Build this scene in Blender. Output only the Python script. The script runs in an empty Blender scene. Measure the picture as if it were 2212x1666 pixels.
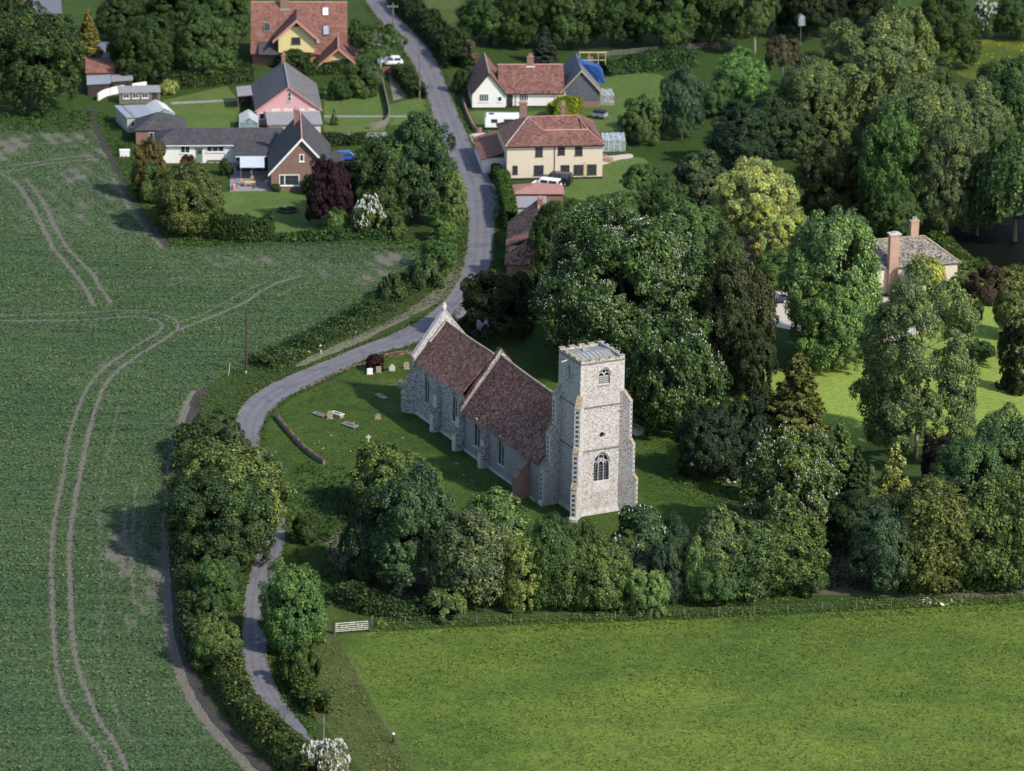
import bpy, bmesh, math, random
import numpy as np
from mathutils import Vector, Matrix, geometry
rad = math.radians
sc = bpy.context.scene
col = sc.collection

# ------------------------------------------------------------------ camera
PITCH, CAM_H, ROLL = rad(18.9), 167.5, rad(0.8)
FPX, CX, CY = 8720.0, 1106.0, 833.0            # focal length and centre in survey pixels (picture 2212 wide)
Fv = np.array([0, math.cos(PITCH), -math.sin(PITCH)])
_R = np.array([1.0, 0, 0]); _U = np.cross(_R, Fv)
Rv = _R*math.cos(ROLL)+_U*math.sin(ROLL); Uv = -_R*math.sin(ROLL)+_U*math.cos(ROLL)
Cv = np.array([0, 0, CAM_H])
def G(u, v, z=0.0):                             # survey pixel -> point of the place at height z
    d = Fv+Rv*(u-CX)/FPX-Uv*(v-CY)/FPX
    return Cv+d*(z-CAM_H)/d[2]
def S(v): return 0.005648*(v+2153)              # survey pixels per metre at ground row v
cam = bpy.data.cameras.new('camera'); camo = bpy.data.objects.new('camera', cam); col.objects.link(camo)
camo.matrix_world = Matrix(((Rv[0], Uv[0], -Fv[0], 0), (Rv[1], Uv[1], -Fv[1], 0), (Rv[2], Uv[2], -Fv[2], CAM_H), (0, 0, 0, 1)))
cam.sensor_width = 36; cam.lens = FPX/2212*36; cam.clip_start = 1; cam.clip_end = 6000
cam.dof.use_dof = True; cam.dof.focus_distance = 472; cam.dof.aperture_fstop = 0.21
sc.camera = camo
# ------------------------------------------------------------------ light
SUN_EL = rad(41); sx, sy = 0.80, -0.60
w = bpy.data.worlds.new('World'); sc.world = w; w.use_nodes = True
nt = w.node_tree; bgn = nt.nodes['Background']; sky = nt.nodes.new('ShaderNodeTexSky')
sky.sky_type = 'NISHITA'; sky.sun_disc = False; sky.sun_elevation = SUN_EL; sky.sun_rotation = math.atan2(sx, sy)
nt.links.new(sky.outputs[0], bgn.inputs[0]); bgn.inputs[1].default_value = 0.15
sl = bpy.data.lights.new('sun', 'SUN'); sl.energy = 3.55; sl.angle = rad(2.0); sl.color = (1.0, 0.95, 0.88)
so = bpy.data.objects.new('sun', sl); col.objects.link(so)
so.rotation_euler = Vector((sx*math.cos(SUN_EL), sy*math.cos(SUN_EL), math.sin(SUN_EL))).to_track_quat('Z', 'Y').to_euler()
sc.view_settings.view_transform = 'Standard'; sc.view_settings.look = 'None'; sc.view_settings.exposure = 0.55; sc.view_settings.gamma = 1.0
sc.cycles.max_bounces = 6; sc.cycles.diffuse_bounces = 2; sc.cycles.glossy_bounces = 2; sc.cycles.transmission_bounces = 3
sc.cycles.transparent_max_bounces = 6

# ------------------------------------------------------------------ helpers
def tag(o, label=None, cat=None, group=None, kind=None):
    if label: o['label'] = label
    if cat: o['category'] = cat
    if group: o['group'] = group
    if kind: o['kind'] = kind
    return o
def empty(name, loc, rz=0.0, label=None, cat=None, group=None):
    o = bpy.data.objects.new(name, None); col.objects.link(o); o.location = loc; o.rotation_euler = (0, 0, rz)
    o.empty_display_size = 0.3
    return tag(o, label, cat, group)
def link(name, me, parent=None, m=None):
    if m and not me.materials: me.materials.append(m)
    o = bpy.data.objects.new(name, me); col.objects.link(o)
    if parent: o.parent = parent
    return o
class MB:
    def __init__(s): s.v = []; s.f = []
    def poly(s, pts):
        n = len(s.v); s.v += [tuple(map(float, p)) for p in pts]; s.f.append(tuple(range(n, n+len(pts)))); return s
    def box(s, x0, x1, y0, y1, z0, z1):
        n = len(s.v)
        s.v += [(x0, y0, z0), (x1, y0, z0), (x1, y1, z0), (x0, y1, z0), (x0, y0, z1), (x1, y0, z1), (x1, y1, z1), (x0, y1, z1)]
        s.f += [(n, n+3, n+2, n+1), (n+4, n+5, n+6, n+7), (n, n+1, n+5, n+4), (n+1, n+2, n+6, n+5), (n+2, n+3, n+7, n+6), (n+3, n, n+4, n+7)]
        return s
    def prism(s, pts, vec):                      # polygon pts swept along vec (closed solid)
        n = len(s.v); k = len(pts); a = [Vector(p) for p in pts]; d = Vector(vec)
        s.v += [tuple(p) for p in a]+[tuple(p+d) for p in a]
        s.f.append(tuple(range(n+k-1, n-1, -1))); s.f.append(tuple(range(n+k, n+2*k)))
        for i in range(k):
            j = (i+1) % k; s.f.append((n+i, n+j, n+k+j, n+k+i))
        return s
    def slab(s, pts, t):                         # thick plate from planar points, thickness t down its normal
        a = [Vector(p) for p in pts]; nn = (a[1]-a[0]).cross(a[2]-a[0]).normalized()
        if nn.z < 0: nn = -nn
        return s.prism(pts, -nn*t)
    def bar(s, a, b, w, h=None, up=(0, 0, 1)):
        a = Vector(a); b = Vector(b); h = h or w; d = (b-a).normalized(); u = Vector(up)
        if abs(d.dot(u)) > .95: u = Vector((1, 0, 0))
        x = d.cross(u).normalized()*w/2; y = x.cross(d).normalized()*h/2
        return s.prism([a-x-y, a+x-y, a+x+y, a-x+y], b-a)
    def tube(s, pts, rs, n=7, cap=True):
        pts = [Vector(p) for p in pts]; base = len(s.v)
        for i, p in enumerate(pts):
            d = (pts[min(i+1, len(pts)-1)]-pts[max(i-1, 0)]).normalized()
            u = Vector((0, 0, 1)) if abs(d.z) < .9 else Vector((1, 0, 0))
            x = d.cross(u).normalized(); y = d.cross(x)
            for k in range(n):
                a = 2*math.pi*k/n; s.v.append(tuple(p+(x*math.cos(a)+y*math.sin(a))*rs[i]))
        for i in range(len(pts)-1):
            for k in range(n):
                k2 = (k+1) % n; s.f.append((base+i*n+k, base+i*n+k2, base+(i+1)*n+k2, base+(i+1)*n+k))
        if cap:
            s.f.append(tuple(base+k for k in range(n))); s.f.append(tuple(base+(len(pts)-1)*n+k for k in reversed(range(n))))
        return s
    def mesh(s, name, m, smooth=False):
        me = bpy.data.meshes.new(name); me.from_pydata(s.v, [], s.f)
        if m: me.materials.append(m)
        bm = bmesh.new(); bm.from_mesh(me); bmesh.ops.recalc_face_normals(bm, faces=bm.faces); bm.to_mesh(me); bm.free()
        if smooth: me.polygons.foreach_set('use_smooth', [True]*len(me.polygons))
        return me
    def build(s, name, m, parent=None, smooth=False):
        return link(name, s.mesh(name, m, smooth), parent)

# ------------------------------------------------------------------ materials
def newmat(name):
    m = bpy.data.materials.new(name); m.use_nodes = True
    return m, m.node_tree, m.node_tree.nodes['Principled BSDF']
def N(t, typ, **k):
    n = t.nodes.new(typ)
    for a, b in k.items():
        if a.startswith('i_'):
            key = a[2:]; key = int(key) if key.isdigit() else key
            n.inputs[key].default_value = b
        else: setattr(n, a, b)
    return n
def ramp(t, fac, stops, interp='LINEAR'):
    r = t.nodes.new('ShaderNodeValToRGB'); r.color_ramp.interpolation = interp; e = r.color_ramp.elements
    while len(e) > 1: e.remove(e[-1])
    for i, (p, c) in enumerate(stops):
        x = e[0] if i == 0 else e.new(p)
        x.position = p; x.color = tuple(c)+(1,)
    t.links.new(fac, r.inputs[0]); return r.outputs[0]
def mixc(t, f, a, b, mode='MIX'):
    m = t.nodes.new('ShaderNodeMix'); m.data_type = 'RGBA'; m.blend_type = mode
    for s_, x in ((0, f), (6, a), (7, b)):
        if hasattr(x, 'is_output'): t.links.new(x, m.inputs[s_])
        else: m.inputs[s_].default_value = x if s_ == 0 else tuple(x)+(1,)
    return m.outputs[2]
def coords(t, scale=(1, 1, 1), rot=(0, 0, 0)):
    c = t.nodes.new('ShaderNodeTexCoord'); mp = t.nodes.new('ShaderNodeMapping')
    mp.inputs['Scale'].default_value = scale; mp.inputs['Rotation'].default_value = rot
    t.links.new(c.outputs['Object'], mp.inputs[0]); return mp.outputs[0]
def noise(t, vec, s, d=4, r=.6, dist=0):
    n = N(t, 'ShaderNodeTexNoise', i_Scale=s, i_Detail=d, i_Roughness=r, i_Distortion=dist)
    t.links.new(vec, n.inputs['Vector']); return n.outputs[0]
def vor(t, vec, s, out='Color', feature='F1', rnd=1):
    n = N(t, 'ShaderNodeTexVoronoi', i_Scale=s, feature=feature); n.inputs['Randomness'].default_value = rnd
    t.links.new(vec, n.inputs['Vector']); return n.outputs[out]
def bump(t, p, h, dist, st=1.0):
    b = N(t, 'ShaderNodeBump', i_Strength=st, i_Distance=dist); t.links.new(h, b.inputs['Height']); t.links.new(b.outputs[0], p.inputs['Normal'])
def sep(t, c):
    n = t.nodes.new('ShaderNodeSeparateColor'); t.links.new(c, n.inputs[0]); return n.outputs[0]
def plain(name, c, rough=.7, metal=0, var=.12, s=2.0):
    m, t, p = newmat(name); v = coords(t); f = noise(t, v, s, 5)
    lo = tuple(x*(1-var) for x in c); hi = tuple(min(1, x*(1+var)) for x in c)
    cc = ramp(t, f, [(.3, lo), (.7, hi)])
    t.links.new(cc, p.inputs['Base Color']); p.inputs['Roughness'].default_value = rough; p.inputs['Metallic'].default_value = metal
    return m
def render_mat(name, c):                         # painted render with faint weather streaks
    m, t, p = newmat(name); v = coords(t, (1, 1, .25)); f = noise(t, v, 2.2, 6, .65); g = noise(t, coords(t), 9, 3)
    a = mixc(t, f, tuple(x*.80 for x in c), tuple(min(1, x*1.08) for x in c)); b = mixc(t, .25, a, ramp(t, g, [(.35, tuple(x*.8 for x in c)), (.65, c)]))
    t.links.new(b, p.inputs['Base Color']); p.inputs['Roughness'].default_value = .85; bump(t, p, g, .02)
    return m
def tiles(name, cols, rows=5.5, cell=3.2, moss=None, mottle=.45):
    m, t, p = newmat(name)
    v = coords(t); vz = coords(t, (1, 1, 1.25)); c1 = sep(t, vor(t, vz, cell)); n1 = noise(t, v, .8, 8, .72); n2 = noise(t, v, 9, 2)
    a = t.nodes.new('ShaderNodeMath'); a.operation = 'MULTIPLY_ADD'; t.links.new(c1, a.inputs[0]); a.inputs[1].default_value = mottle
    b = t.nodes.new('ShaderNodeMath'); b.operation = 'MULTIPLY_ADD'; t.links.new(n1, b.inputs[0]); b.inputs[1].default_value = .9; b.inputs[2].default_value = -.2*mottle-.12
    t.links.new(b.outputs[0], a.inputs[2])
    cc = ramp(t, a.outputs[0], [(i/(len(cols)-1)*.7+.1, c) for i, c in enumerate(cols)])
    if moss:
        mk = ramp(t, noise(t, v, .9, 5, .7), [(.56, (0, 0, 0)), (.66, (1, 1, 1))]); cc = mixc(t, sep(t, mk), cc, moss)
    t.links.new(cc, p.inputs['Base Color']); p.inputs['Roughness'].default_value = .85
    wv = N(t, 'ShaderNodeTexWave', i_Scale=rows/6.28*2, bands_direction='Z', wave_profile='SAW'); t.links.new(v, wv.inputs[0])
    ad = t.nodes.new('ShaderNodeMath'); ad.operation = 'ADD'; t.links.new(wv.outputs[1], ad.inputs[0]); t.links.new(c1, ad.inputs[1])
    bump(t, p, ad.outputs[0], .05, .8); return m
def flint(name, cols, cell=5.0, stain=(.12, .11, .08), st=.5):
    m, t, p = newmat(name); v = coords(t, (1, 1, 1.9)); wob = noise(t, v, 3, 2)
    c1 = sep(t, vor(t, v, cell)); d = vor(t, v, cell, 'Distance', 'DISTANCE_TO_EDGE')
    cc = ramp(t, c1, cols, 'CONSTANT')
    mort = ramp(t, d, [(.0, (1, 1, 1)), (.09, (0, 0, 0))]); cc = mixc(t, sep(t, mort), cc, cols[-1][1])
    big = ramp(t, noise(t, coords(t, (1, 1, .3)), .6, 7, .72), [(.50, (0, 0, 0)), (.75, (st, st, st))]); cc = mixc(t, sep(t, big), cc, stain)
    t.links.new(cc, p.inputs['Base Color']); p.inputs['Roughness'].default_value = .8; bump(t, p, d, .06, .7); return m
def brick(name, a, b, mo=(.45, .4, .36), s=4.0):
    m, t, p = newmat(name)
    v = coords(t); sx_ = t.nodes.new('ShaderNodeSeparateXYZ'); t.links.new(v, sx_.inputs[0])
    ad = t.nodes.new('ShaderNodeMath'); ad.operation = 'ADD'; t.links.new(sx_.outputs[0], ad.inputs[0]); t.links.new(sx_.outputs[1], ad.inputs[1])
    cb = t.nodes.new('ShaderNodeCombineXYZ'); t.links.new(ad.outputs[0], cb.inputs[0]); t.links.new(sx_.outputs[2], cb.inputs[1])
    br = N(t, 'ShaderNodeTexBrick', i_Scale=s); t.links.new(cb.outputs[0], br.inputs[0])
    br.inputs['Color1'].default_value = a+(1,); br.inputs['Color2'].default_value = b+(1,); br.inputs['Mortar'].default_value = mo+(1,); br.inputs['Mortar Size'].default_value = .015
    cc = mixc(t, .35, br.outputs[0], ramp(t, noise(t, v, 1.2, 6, .7), [(.3, tuple(x*.55 for x in a)), (.7, tuple(min(1, x*1.25) for x in b))]))
    t.links.new(cc, p.inputs['Base Color']); p.inputs['Roughness'].default_value = .9; bump(t, p, br.outputs[1], .02, .4); return m
def grass(name, cols, s1=.06, s2=1.2, s3=6, stripes=None, bd=.12, mid=0):
    m, t, p = newmat(name); v = coords(t); a = noise(t, v, s1, 6, .6, .6); b = noise(t, v, s2, 5, .7); c = noise(t, v, s3, 3, .7)
    cc = ramp(t, a, [(.25+.5*i/(len(cols)-1), x) for i, x in enumerate(cols)])
    lum = ramp(t, b, [(.25, (.55, .55, .55)), (.75, (1.4, 1.38, 1.2))]); cc = mixc(t, .85, cc, lum, 'MULTIPLY')
    lum2 = ramp(t, c, [(.25, (.5, .55, .5)), (.75, (1.5, 1.45, 1.3))]); cc = mixc(t, .8, cc, lum2, 'MULTIPLY')
    if mid:
        mm = noise(t, coords(t, (.6, 1, 1)), mid, 5, .65, .4); cc = mixc(t, 1.0, cc, ramp(t, mm, [(.32, (.70, .76, .78)), (.5, (1, 1, 1)), (.68, (1.22, 1.16, 1.0))]), 'MULTIPLY')
    if stripes:
        wv = N(t, 'ShaderNodeTexWave', i_Scale=stripes[0], i_Distortion=.6); t.links.new(coords(t, rot=(0, 0, stripes[1])), wv.inputs[0])
        cc = mixc(t, .22, cc, ramp(t, wv.outputs[1], [(.3, (.72, .76, .7)), (.7, (1.12, 1.1, 1.05))]), 'MULTIPLY')
    t.links.new(cc, p.inputs['Base Color']); p.inputs['Roughness'].default_value = .9; p.inputs['Specular IOR Level'].default_value = .15
    ad = t.nodes.new('ShaderNodeMath'); ad.operation = 'ADD'; t.links.new(b, ad.inputs[0]); t.links.new(c, ad.inputs[1]); bump(t, p, ad.outputs[0], bd*2.5, .9); return m
def foliage(name, trans=.28, rough=.6, spec=.14, lums=None):
    m, t, p = newmat(name)
    oi = t.nodes.new('ShaderNodeObjectInfo'); at = N(t, 'ShaderNodeAttribute', attribute_name='rnd'); ac = N(t, 'ShaderNodeAttribute', attribute_name='clump')
    lum = ramp(t, at.outputs['Fac'], lums or [(0, (.45, .48, .5)), (.55, (1.0, 1.0, 1.0)), (.9, (1.7, 1.62, 1.3)), (1, (2.5, 2.3, 1.8))])
    cc = mixc(t, 1.0, oi.outputs['Color'], lum, 'MULTIPLY')
    lum2 = ramp(t, ac.outputs['Fac'], [(0, (.66, .74, .8)), (.5, (1.0, 1.0, 1.0)), (1, (1.42, 1.30, 1.0))]); cc = mixc(t, 1.0, cc, lum2, 'MULTIPLY')
    t.links.new(cc, p.inputs['Base Color']); p.inputs['Roughness'].default_value = rough; p.inputs['Specular IOR Level'].default_value = spec
    tr = t.nodes.new('ShaderNodeBsdfTranslucent'); t.links.new(cc, tr.inputs[0]); mx = t.nodes.new('ShaderNodeMixShader'); mx.inputs[0].default_value = trans
    t.links.new(p.outputs[0], mx.inputs[1]); t.links.new(tr.outputs[0], mx.inputs[2]); t.links.new(mx.outputs[0], t.nodes['Material Output'].inputs[0]); return m
def glassy(name, c=(.02, .025, .03), rough=.12):
    m, t, p = newmat(name); v = coords(t); f = noise(t, v, 3, 2)
    t.links.new(ramp(t, f, [(.35, c), (.7, tuple(x*2.6 for x in c))]), p.inputs['Base Color']); p.inputs['Roughness'].default_value = rough; p.inputs['Specular IOR Level'].default_value = .8; return m
def striped(name, c1, c2, scale, direction='X', rough=.5, metal=0.0):
    m, t, p = newmat(name); v = coords(t); wv = N(t, 'ShaderNodeTexWave', i_Scale=scale, i_Distortion=.4, bands_direction=direction); t.links.new(v, wv.inputs[0])
    cc = mixc(t, .4, ramp(t, wv.outputs[1], [(.2, c1), (.8, c2)]), ramp(t, noise(t, v, 1.5, 5, .7), [(.3, tuple(x*.6 for x in c1)), (.7, c2)]))
    t.links.new(cc, p.inputs['Base Color']); p.inputs['Roughness'].default_value = rough; p.inputs['Metallic'].default_value = metal; bump(t, p, wv.outputs[1], .04, .6); return m

M = {}
M['leaf'] = foliage('leaf'); M['glossleaf'] = foliage('glossy_leaf', .2, .40, .40); M['needle'] = foliage('needle', .1, .7, .15); M['blade'] = foliage('grass_blade', .2, .8, .08, [(0, (.72, .75, .78)), (.6, (1.0, 1.0, 1.0)), (1, (1.35, 1.3, 1.15))])
M['bark'] = plain('bark', (.10, .085, .065), .9, var=.4, s=6); M['palebark'] = plain('pale_bark', (.30, .27, .21), .9, var=.3, s=5)
M['petal'] = plain('petal', (.50, .50, .43), .7, s=5); M['pinkpetal'] = plain('pink_petal', (.62, .50, .46), .7)
M['ground'] = grass('rough_meadow_grass', [(.030, .056, .013), (.042, .078, .017), (.060, .098, .024)])
M['yardgrass'] = grass('churchyard_grass', [(.034, .066, .014), (.060, .106, .020), (.095, .140, .032)], .16, 1.4, 4.5, bd=.2)
M['paddock'] = grass('paddock_grass', [(.055, .090, .020), (.088, .132, .025), (.134, .182, .034)], .022, .9, 2.6, bd=.06, mid=.16)
M['lawn'] = grass('mown_lawn', [(.16, .215, .045), (.20, .27, .058), (.24, .31, .075)], .08, 1.5, 5, stripes=(.35, 1.2), bd=.02)
M['garden'] = grass('garden_lawn', [(.065, .105, .028), (.085, .13, .036), (.11, .150, .042)], .12, 1.5, 5, bd=.03)
M['verge'] = grass('verge_grass', [(.050, .080, .022), (.080, .106, .030), (.120, .125, .05)], .15, 1.2, 5)
M['butter'] = grass('buttercup_meadow', [(.05, .085, .02), (.08, .12, .02), (.24, .2, .02)], .08, 1.2, 5)
M['soil'] = plain('bare_soil', (.17, .14, .115), .95, var=.4, s=1.3)
M['soilshade'] = plain('soil_with_shade', (.035, .03, .022), .95, var=.5, s=2)  # soil darkened so that its colour carries shade
M['gravel'] = plain('pale_gravel', (.45, .40, .33), .95, var=.25, s=6); M['patio'] = plain('patio_paving', (.24, .22, .21), .9, var=.35, s=1.5)
M['strip'] = plain('dry_trodden_verge', (.12, .115, .07), .95, var=.45, s=1.5); M['mould'] = plain('leaf_litter_and_shade', (.075, .07, .04), .95, var=.5, s=2.5)
def asphalt():
    m, t, p = newmat('asphalt'); v = coords(t); a = noise(t, v, .5, 6, .7); b = noise(t, v, 14, 2); uv = t.nodes.new('ShaderNodeUVMap'); sp = t.nodes.new('ShaderNodeSeparateXYZ'); t.links.new(uv.outputs[0], sp.inputs[0])
    edge = ramp(t, sp.outputs[0], [(0, (1.35, 1.28, 1.15)), (.07, (1.05, 1.0, .97)), (.22, (1.1, 1.1, 1.1)), (.33, (.86, .86, .88)), (.5, (1.12, 1.11, 1.1)), (.67, (.86, .86, .88)), (.8, (1.08, 1.08, 1.08)), (.94, (1.02, 1.0, .97)), (1, (1.3, 1.22, 1.1))])
    cc = ramp(t, a, [(.3, (.108, .103, .112)), (.7, (.152, .145, .156))]); cc = mixc(t, .9, cc, edge, 'MULTIPLY'); cc = mixc(t, .5, cc, ramp(t, b, [(.3, (.7, .7, .7)), (.7, (1.3, 1.3, 1.3))]), 'MULTIPLY')
    pt = ramp(t, noise(t, v, .22, 2, .5, 1.0), [(.60, (1, 1, 1)), (.615, (.82, .82, .84))]); cc = mixc(t, 1.0, cc, pt, 'MULTIPLY')
    t.links.new(cc, p.inputs['Base Color']); p.inputs['Roughness'].default_value = .8; bump(t, p, b, .02, .5); return m
M['asphalt'] = asphalt()
def cropmat():
    m, t, p = newmat('young_crop'); v = coords(t); at = N(t, 'ShaderNodeAttribute', attribute_name='soil')
    a = noise(t, v, .035, 5, .6); b = noise(t, coords(t, (1, .6, 1)), 2.0, 5, .72); c = vor(t, coords(t, (1, .5, 1)), 2.6, 'Distance'); k = noise(t, coords(t, (.35, 1, 1)), .9, 4, .7)
    cc = ramp(t, a, [(.3, (.054, .091, .036)), (.7, (.075, .116, .048))])
    cc = mixc(t, 1.0, cc, ramp(t, b, [(.34, (.52, .55, .58)), (.66, (1.55, 1.48, 1.38))]), 'MULTIPLY'); cc = mixc(t, 1.0, cc, ramp(t, noise(t, coords(t, (.10, 1.4, 1), (0, 0, .05)), 1.0, 5, .7), [(.35, (.74, .76, .78)), (.65, (1.22, 1.2, 1.18))]), 'MULTIPLY'); cc = mixc(t, .7, cc, ramp(t, c, [(0, (1.3, 1.3, 1.2)), (.55, (.66, .7, .74))]), 'MULTIPLY')
    soil = ramp(t, noise(t, v, 3, 5, .7), [(.3, (.105, .094, .078)), (.7, (.20, .178, .148))])
    ad = t.nodes.new('ShaderNodeMath'); ad.operation = 'MULTIPLY_ADD'; t.links.new(b, ad.inputs[0]); ad.inputs[1].default_value = 1.25; t.links.new(at.outputs['Fac'], ad.inputs[2])
    ad2 = t.nodes.new('ShaderNodeMath'); ad2.operation = 'MULTIPLY_ADD'; t.links.new(k, ad2.inputs[0]); ad2.inputs[1].default_value = .5; t.links.new(ad.outputs[0], ad2.inputs[2])
    mk = ramp(t, ad2.outputs[0], [(.92, (0, 0, 0)), (.99, (.5, .5, .5)), (1.0, (1, 1, 1))]); mk = ramp(t, ad2.outputs[0], [(.90, (0, 0, 0)), (1.0, (1, 1, 1))])
    mr = N(t, 'ShaderNodeMapRange'); mr.inputs[1].default_value = 1.10; mr.inputs[2].default_value = 1.42; t.links.new(ad2.outputs[0], mr.inputs[0])
    cc = mixc(t, mr.outputs[0], cc, soil); t.links.new(cc, p.inputs['Base Color']); p.inputs['Roughness'].default_value = .9; p.inputs['Specular IOR Level'].default_value = .15
    bump(t, p, b, .35, .9); return m
M['crop'] = cropmat()
FL = [(.0, (.10, .09, .08)), (.14, (.23, .21, .19)), (.28, (.38, .35, .32)), (.46, (.54, .50, .46)), (.8, (.46, .42, .385))]
M['flint'] = flint('tower_flint_rubble', FL, 6.8, (.30, .27, .24), .7)
M['flintgrey'] = flint('nave_flint_rubble', [(.0, (.05, .05, .05)), (.25, (.16, .16, .16)), (.5, (.30, .30, .30)), (.75, (.46, .45, .44))], 4.6, (.20, .18, .14), .7)
M['plaster'] = flint('nave_plastered_flint', [(.0, (.18, .175, .17)), (.2, (.21, .205, .20)), (.5, (.26, .25, .245)), (.8, (.29, .285, .275))], 4.4, (.15, .135, .11), .8)
M['stone'] = plain('limestone', (.46, .435, .40), .85, var=.25, s=2.2); M['lichen'] = plain('lichened_stone', (.29, .235, .155), .9, var=.5, s=2.4); M['oldstone'] = plain('weathered_dark_stone', (.17, .15, .125), .9, var=.4, s=3); M['awning'] = striped('pale_awning', (.50, .55, .62), (.62, .66, .72), 1.2, 'X', .5)
M['dark'] = plain('dark_void', (.012, .012, .014), .9); M['knap'] = plain('knapped_dark_flint', (.055, .055, .06), .6, var=.4, s=8)
M['churchtile'] = tiles('church_clay_tiles', [(.025, .013, .012), (.065, .027, .023), (.125, .047, .037), (.18, .072, .055), (.27, .15, .115)], 6, 4.4, (.045, .04, .018), .7); M['chanceltile'] = tiles('chancel_clay_tiles', [(.03, .016, .014), (.11, .045, .036), (.19, .070, .054), (.23, .095, .072), (.29, .17, .13)], 6, 4.4, (.05, .04, .018), .7)
M['redtile'] = tiles('red_pantiles', [(.05, .024, .02), (.115, .048, .038), (.17, .072, .054), (.22, .105, .08)], 4, 3.6, None, .6)
M['orangetile'] = tiles('orange_pantiles', [(.07, .03, .024), (.15, .060, .042), (.20, .085, .06), (.25, .12, .09)], 4, 3.6, None, .55)
M['oldtile'] = tiles('old_weathered_pantiles', [(.03, .018, .015), (.085, .04, .032), (.15, .07, .05), (.30, .16, .115)], 4, 3.2, (.05, .05, .025), .8)
M['slate'] = tiles('dark_slate', [(.028, .026, .032), (.045, .042, .05), (.07, .065, .072)], 5, 2.8, (.055, .055, .025), .5)
M['greytile'] = tiles('grey_tiles', [(.07, .065, .068), (.115, .108, .11), (.16, .15, .15)], 5, 2.8, None, .4)
M['bluetile'] = tiles('blue_black_pantiles', [(.03, .03, .04), (.07, .07, .085), (.13, .125, .13), (.26, .22, .15)], 4, 4.2, None, 1.0)
M['newslate'] = tiles('new_grey_slate', [(.09, .095, .115), (.125, .13, .155), (.17, .175, .2)], 6, 2.8, None, .3)
M['cream'] = render_mat('cream_render', (.66, .57, .43)); M['white'] = render_mat('white_render', (.78, .75, .68)); M['pink'] = render_mat('pink_render', (.58, .31, .31))
M['yellow'] = render_mat('pale_yellow_render', (.70, .58, .27)); M['ochre'] = render_mat('ochre_render', (.60, .38, .15)); M['terra'] = plain('terracotta_board', (.46, .22, .17), .7)
M['brick'] = brick('red_brick', (.17, .085, .062), (.26, .135, .10), (.34, .30, .27)); M['brightbrick'] = brick('orange_brick', (.36, .19, .13), (.48, .30, .21), (.5, .44, .36))
M['wood'] = plain('weathered_wood', (.15, .13, .11), .85, var=.35, s=3); M['darkwood'] = plain('dark_tarred_wood', (.05, .03, .025), .85, var=.4, s=3); M['newwood'] = plain('new_timber', (.55, .42, .22), .8)
M['paint'] = plain('white_paint', (.78, .78, .76), .5, var=.05); M['black'] = plain('black_paint', (.02, .02, .022), .5); M['green'] = plain('green_paint', (.14, .24, .16), .5)
M['glass'] = glassy('window_glass'); M['lead'] = striped('lead_sheet', (.25, .245, .235), (.34, .335, .32), .5, 'X', .55)
M['sheet'] = striped('grey_corrugated_sheet', (.24, .26, .30), (.36, .38, .44), 2.2, 'X', .45); M['redsheet'] = striped('red_corrugated_roof', (.27, .12, .10), (.42, .22, .18), 2.0, 'X', .7)
M['asbestos'] = striped('grey_fibre_cement_roof', (.22, .21, .22), (.33, .32, .33), 2.0, 'X', .8); M['blocks'] = brick('grey_blockwork', (.36, .34, .31), (.42, .40, .36), (.3, .28, .26), 2.2)
M['ghglass'] = glassy('greenhouse_glass', (.13, .16, .17), .2); M['tarp'] = plain('blue_tarpaulin', (.025, .085, .28), .4, var=.3, s=1.5); M['teal'] = plain('teal_tarpaulin', (.02, .33, .28), .5, var=.2)
M['blue'] = plain('blue_car_paint', (.015, .07, .32), .25, var=.05); M['carwhite'] = plain('white_car_paint', (.80, .80, .80), .25, var=.03); M['navy'] = plain('navy_car_paint', (.012, .016, .05), .2, var=.05)
M['carblack'] = plain('black_car_paint', (.015, .015, .018), .22, var=.05); M['rubber'] = plain('tyre_rubber', (.02, .02, .02), .9); M['alloy'] = plain('alloy', (.5, .5, .5), .35, .6)
M['water'] = plain('shade_dark_water', (.004, .005, .003), .6); M['water'].node_tree.nodes['Principled BSDF'].inputs['Specular IOR Level'].default_value = .08; M['barge'] = plain('black_plastic', (.02, .02, .02), .5)  # water kept black and dull, with the river shade in its colour

# ------------------------------------------------------------------ ground, roads, fields
def smooth_pts(pts, closed=True, k=5):
    P_ = [np.array(p, float) for p in pts]; n = len(P_); out = []
    for i in range(n if closed else n-1):
        if closed: a, b, c, d = P_[i-1], P_[i], P_[(i+1) % n], P_[(i+2) % n]
        else: a, b, c, d = P_[max(i-1, 0)], P_[i], P_[i+1], P_[min(i+2, n-1)]
        for j in range(k):
            t = j/k; out.append(.5*((2*b)+(c-a)*t+(2*a-5*b+4*c-d)*t*t+(3*b-a-3*c+d)*t**3))
    if not closed: out.append(P_[-1])
    return out
def sheet(name, px, m, z, smooth=True, kind='structure', label=None, cat=None, wob=0.0):
    pts = [G(u, v)[:2] for u, v in px]
    if smooth: pts = smooth_pts(pts)
    if wob:
        rr = random.Random(len(px)); pts = [p+np.array([rr.uniform(-wob, wob), rr.uniform(-wob, wob)]) for p in pts]
    tri = geometry.tessellate_polygon([[Vector((p[0], p[1], 0)) for p in pts]])
    me = bpy.data.meshes.new(name); me.from_pydata([(p[0], p[1], z) for p in pts], [], [tuple(t) for t in tri])
    bm = bmesh.new(); bm.from_mesh(me); bmesh.ops.recalc_face_normals(bm, faces=bm.faces)
    if bm.faces and sum(f.normal.z for f in bm.faces) < 0: bmesh.ops.reverse_faces(bm, faces=bm.faces)
    bm.to_mesh(me); bm.free(); me.materials.append(m)
    o = link(name, me); return tag(o, label, cat, kind=kind)
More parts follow.
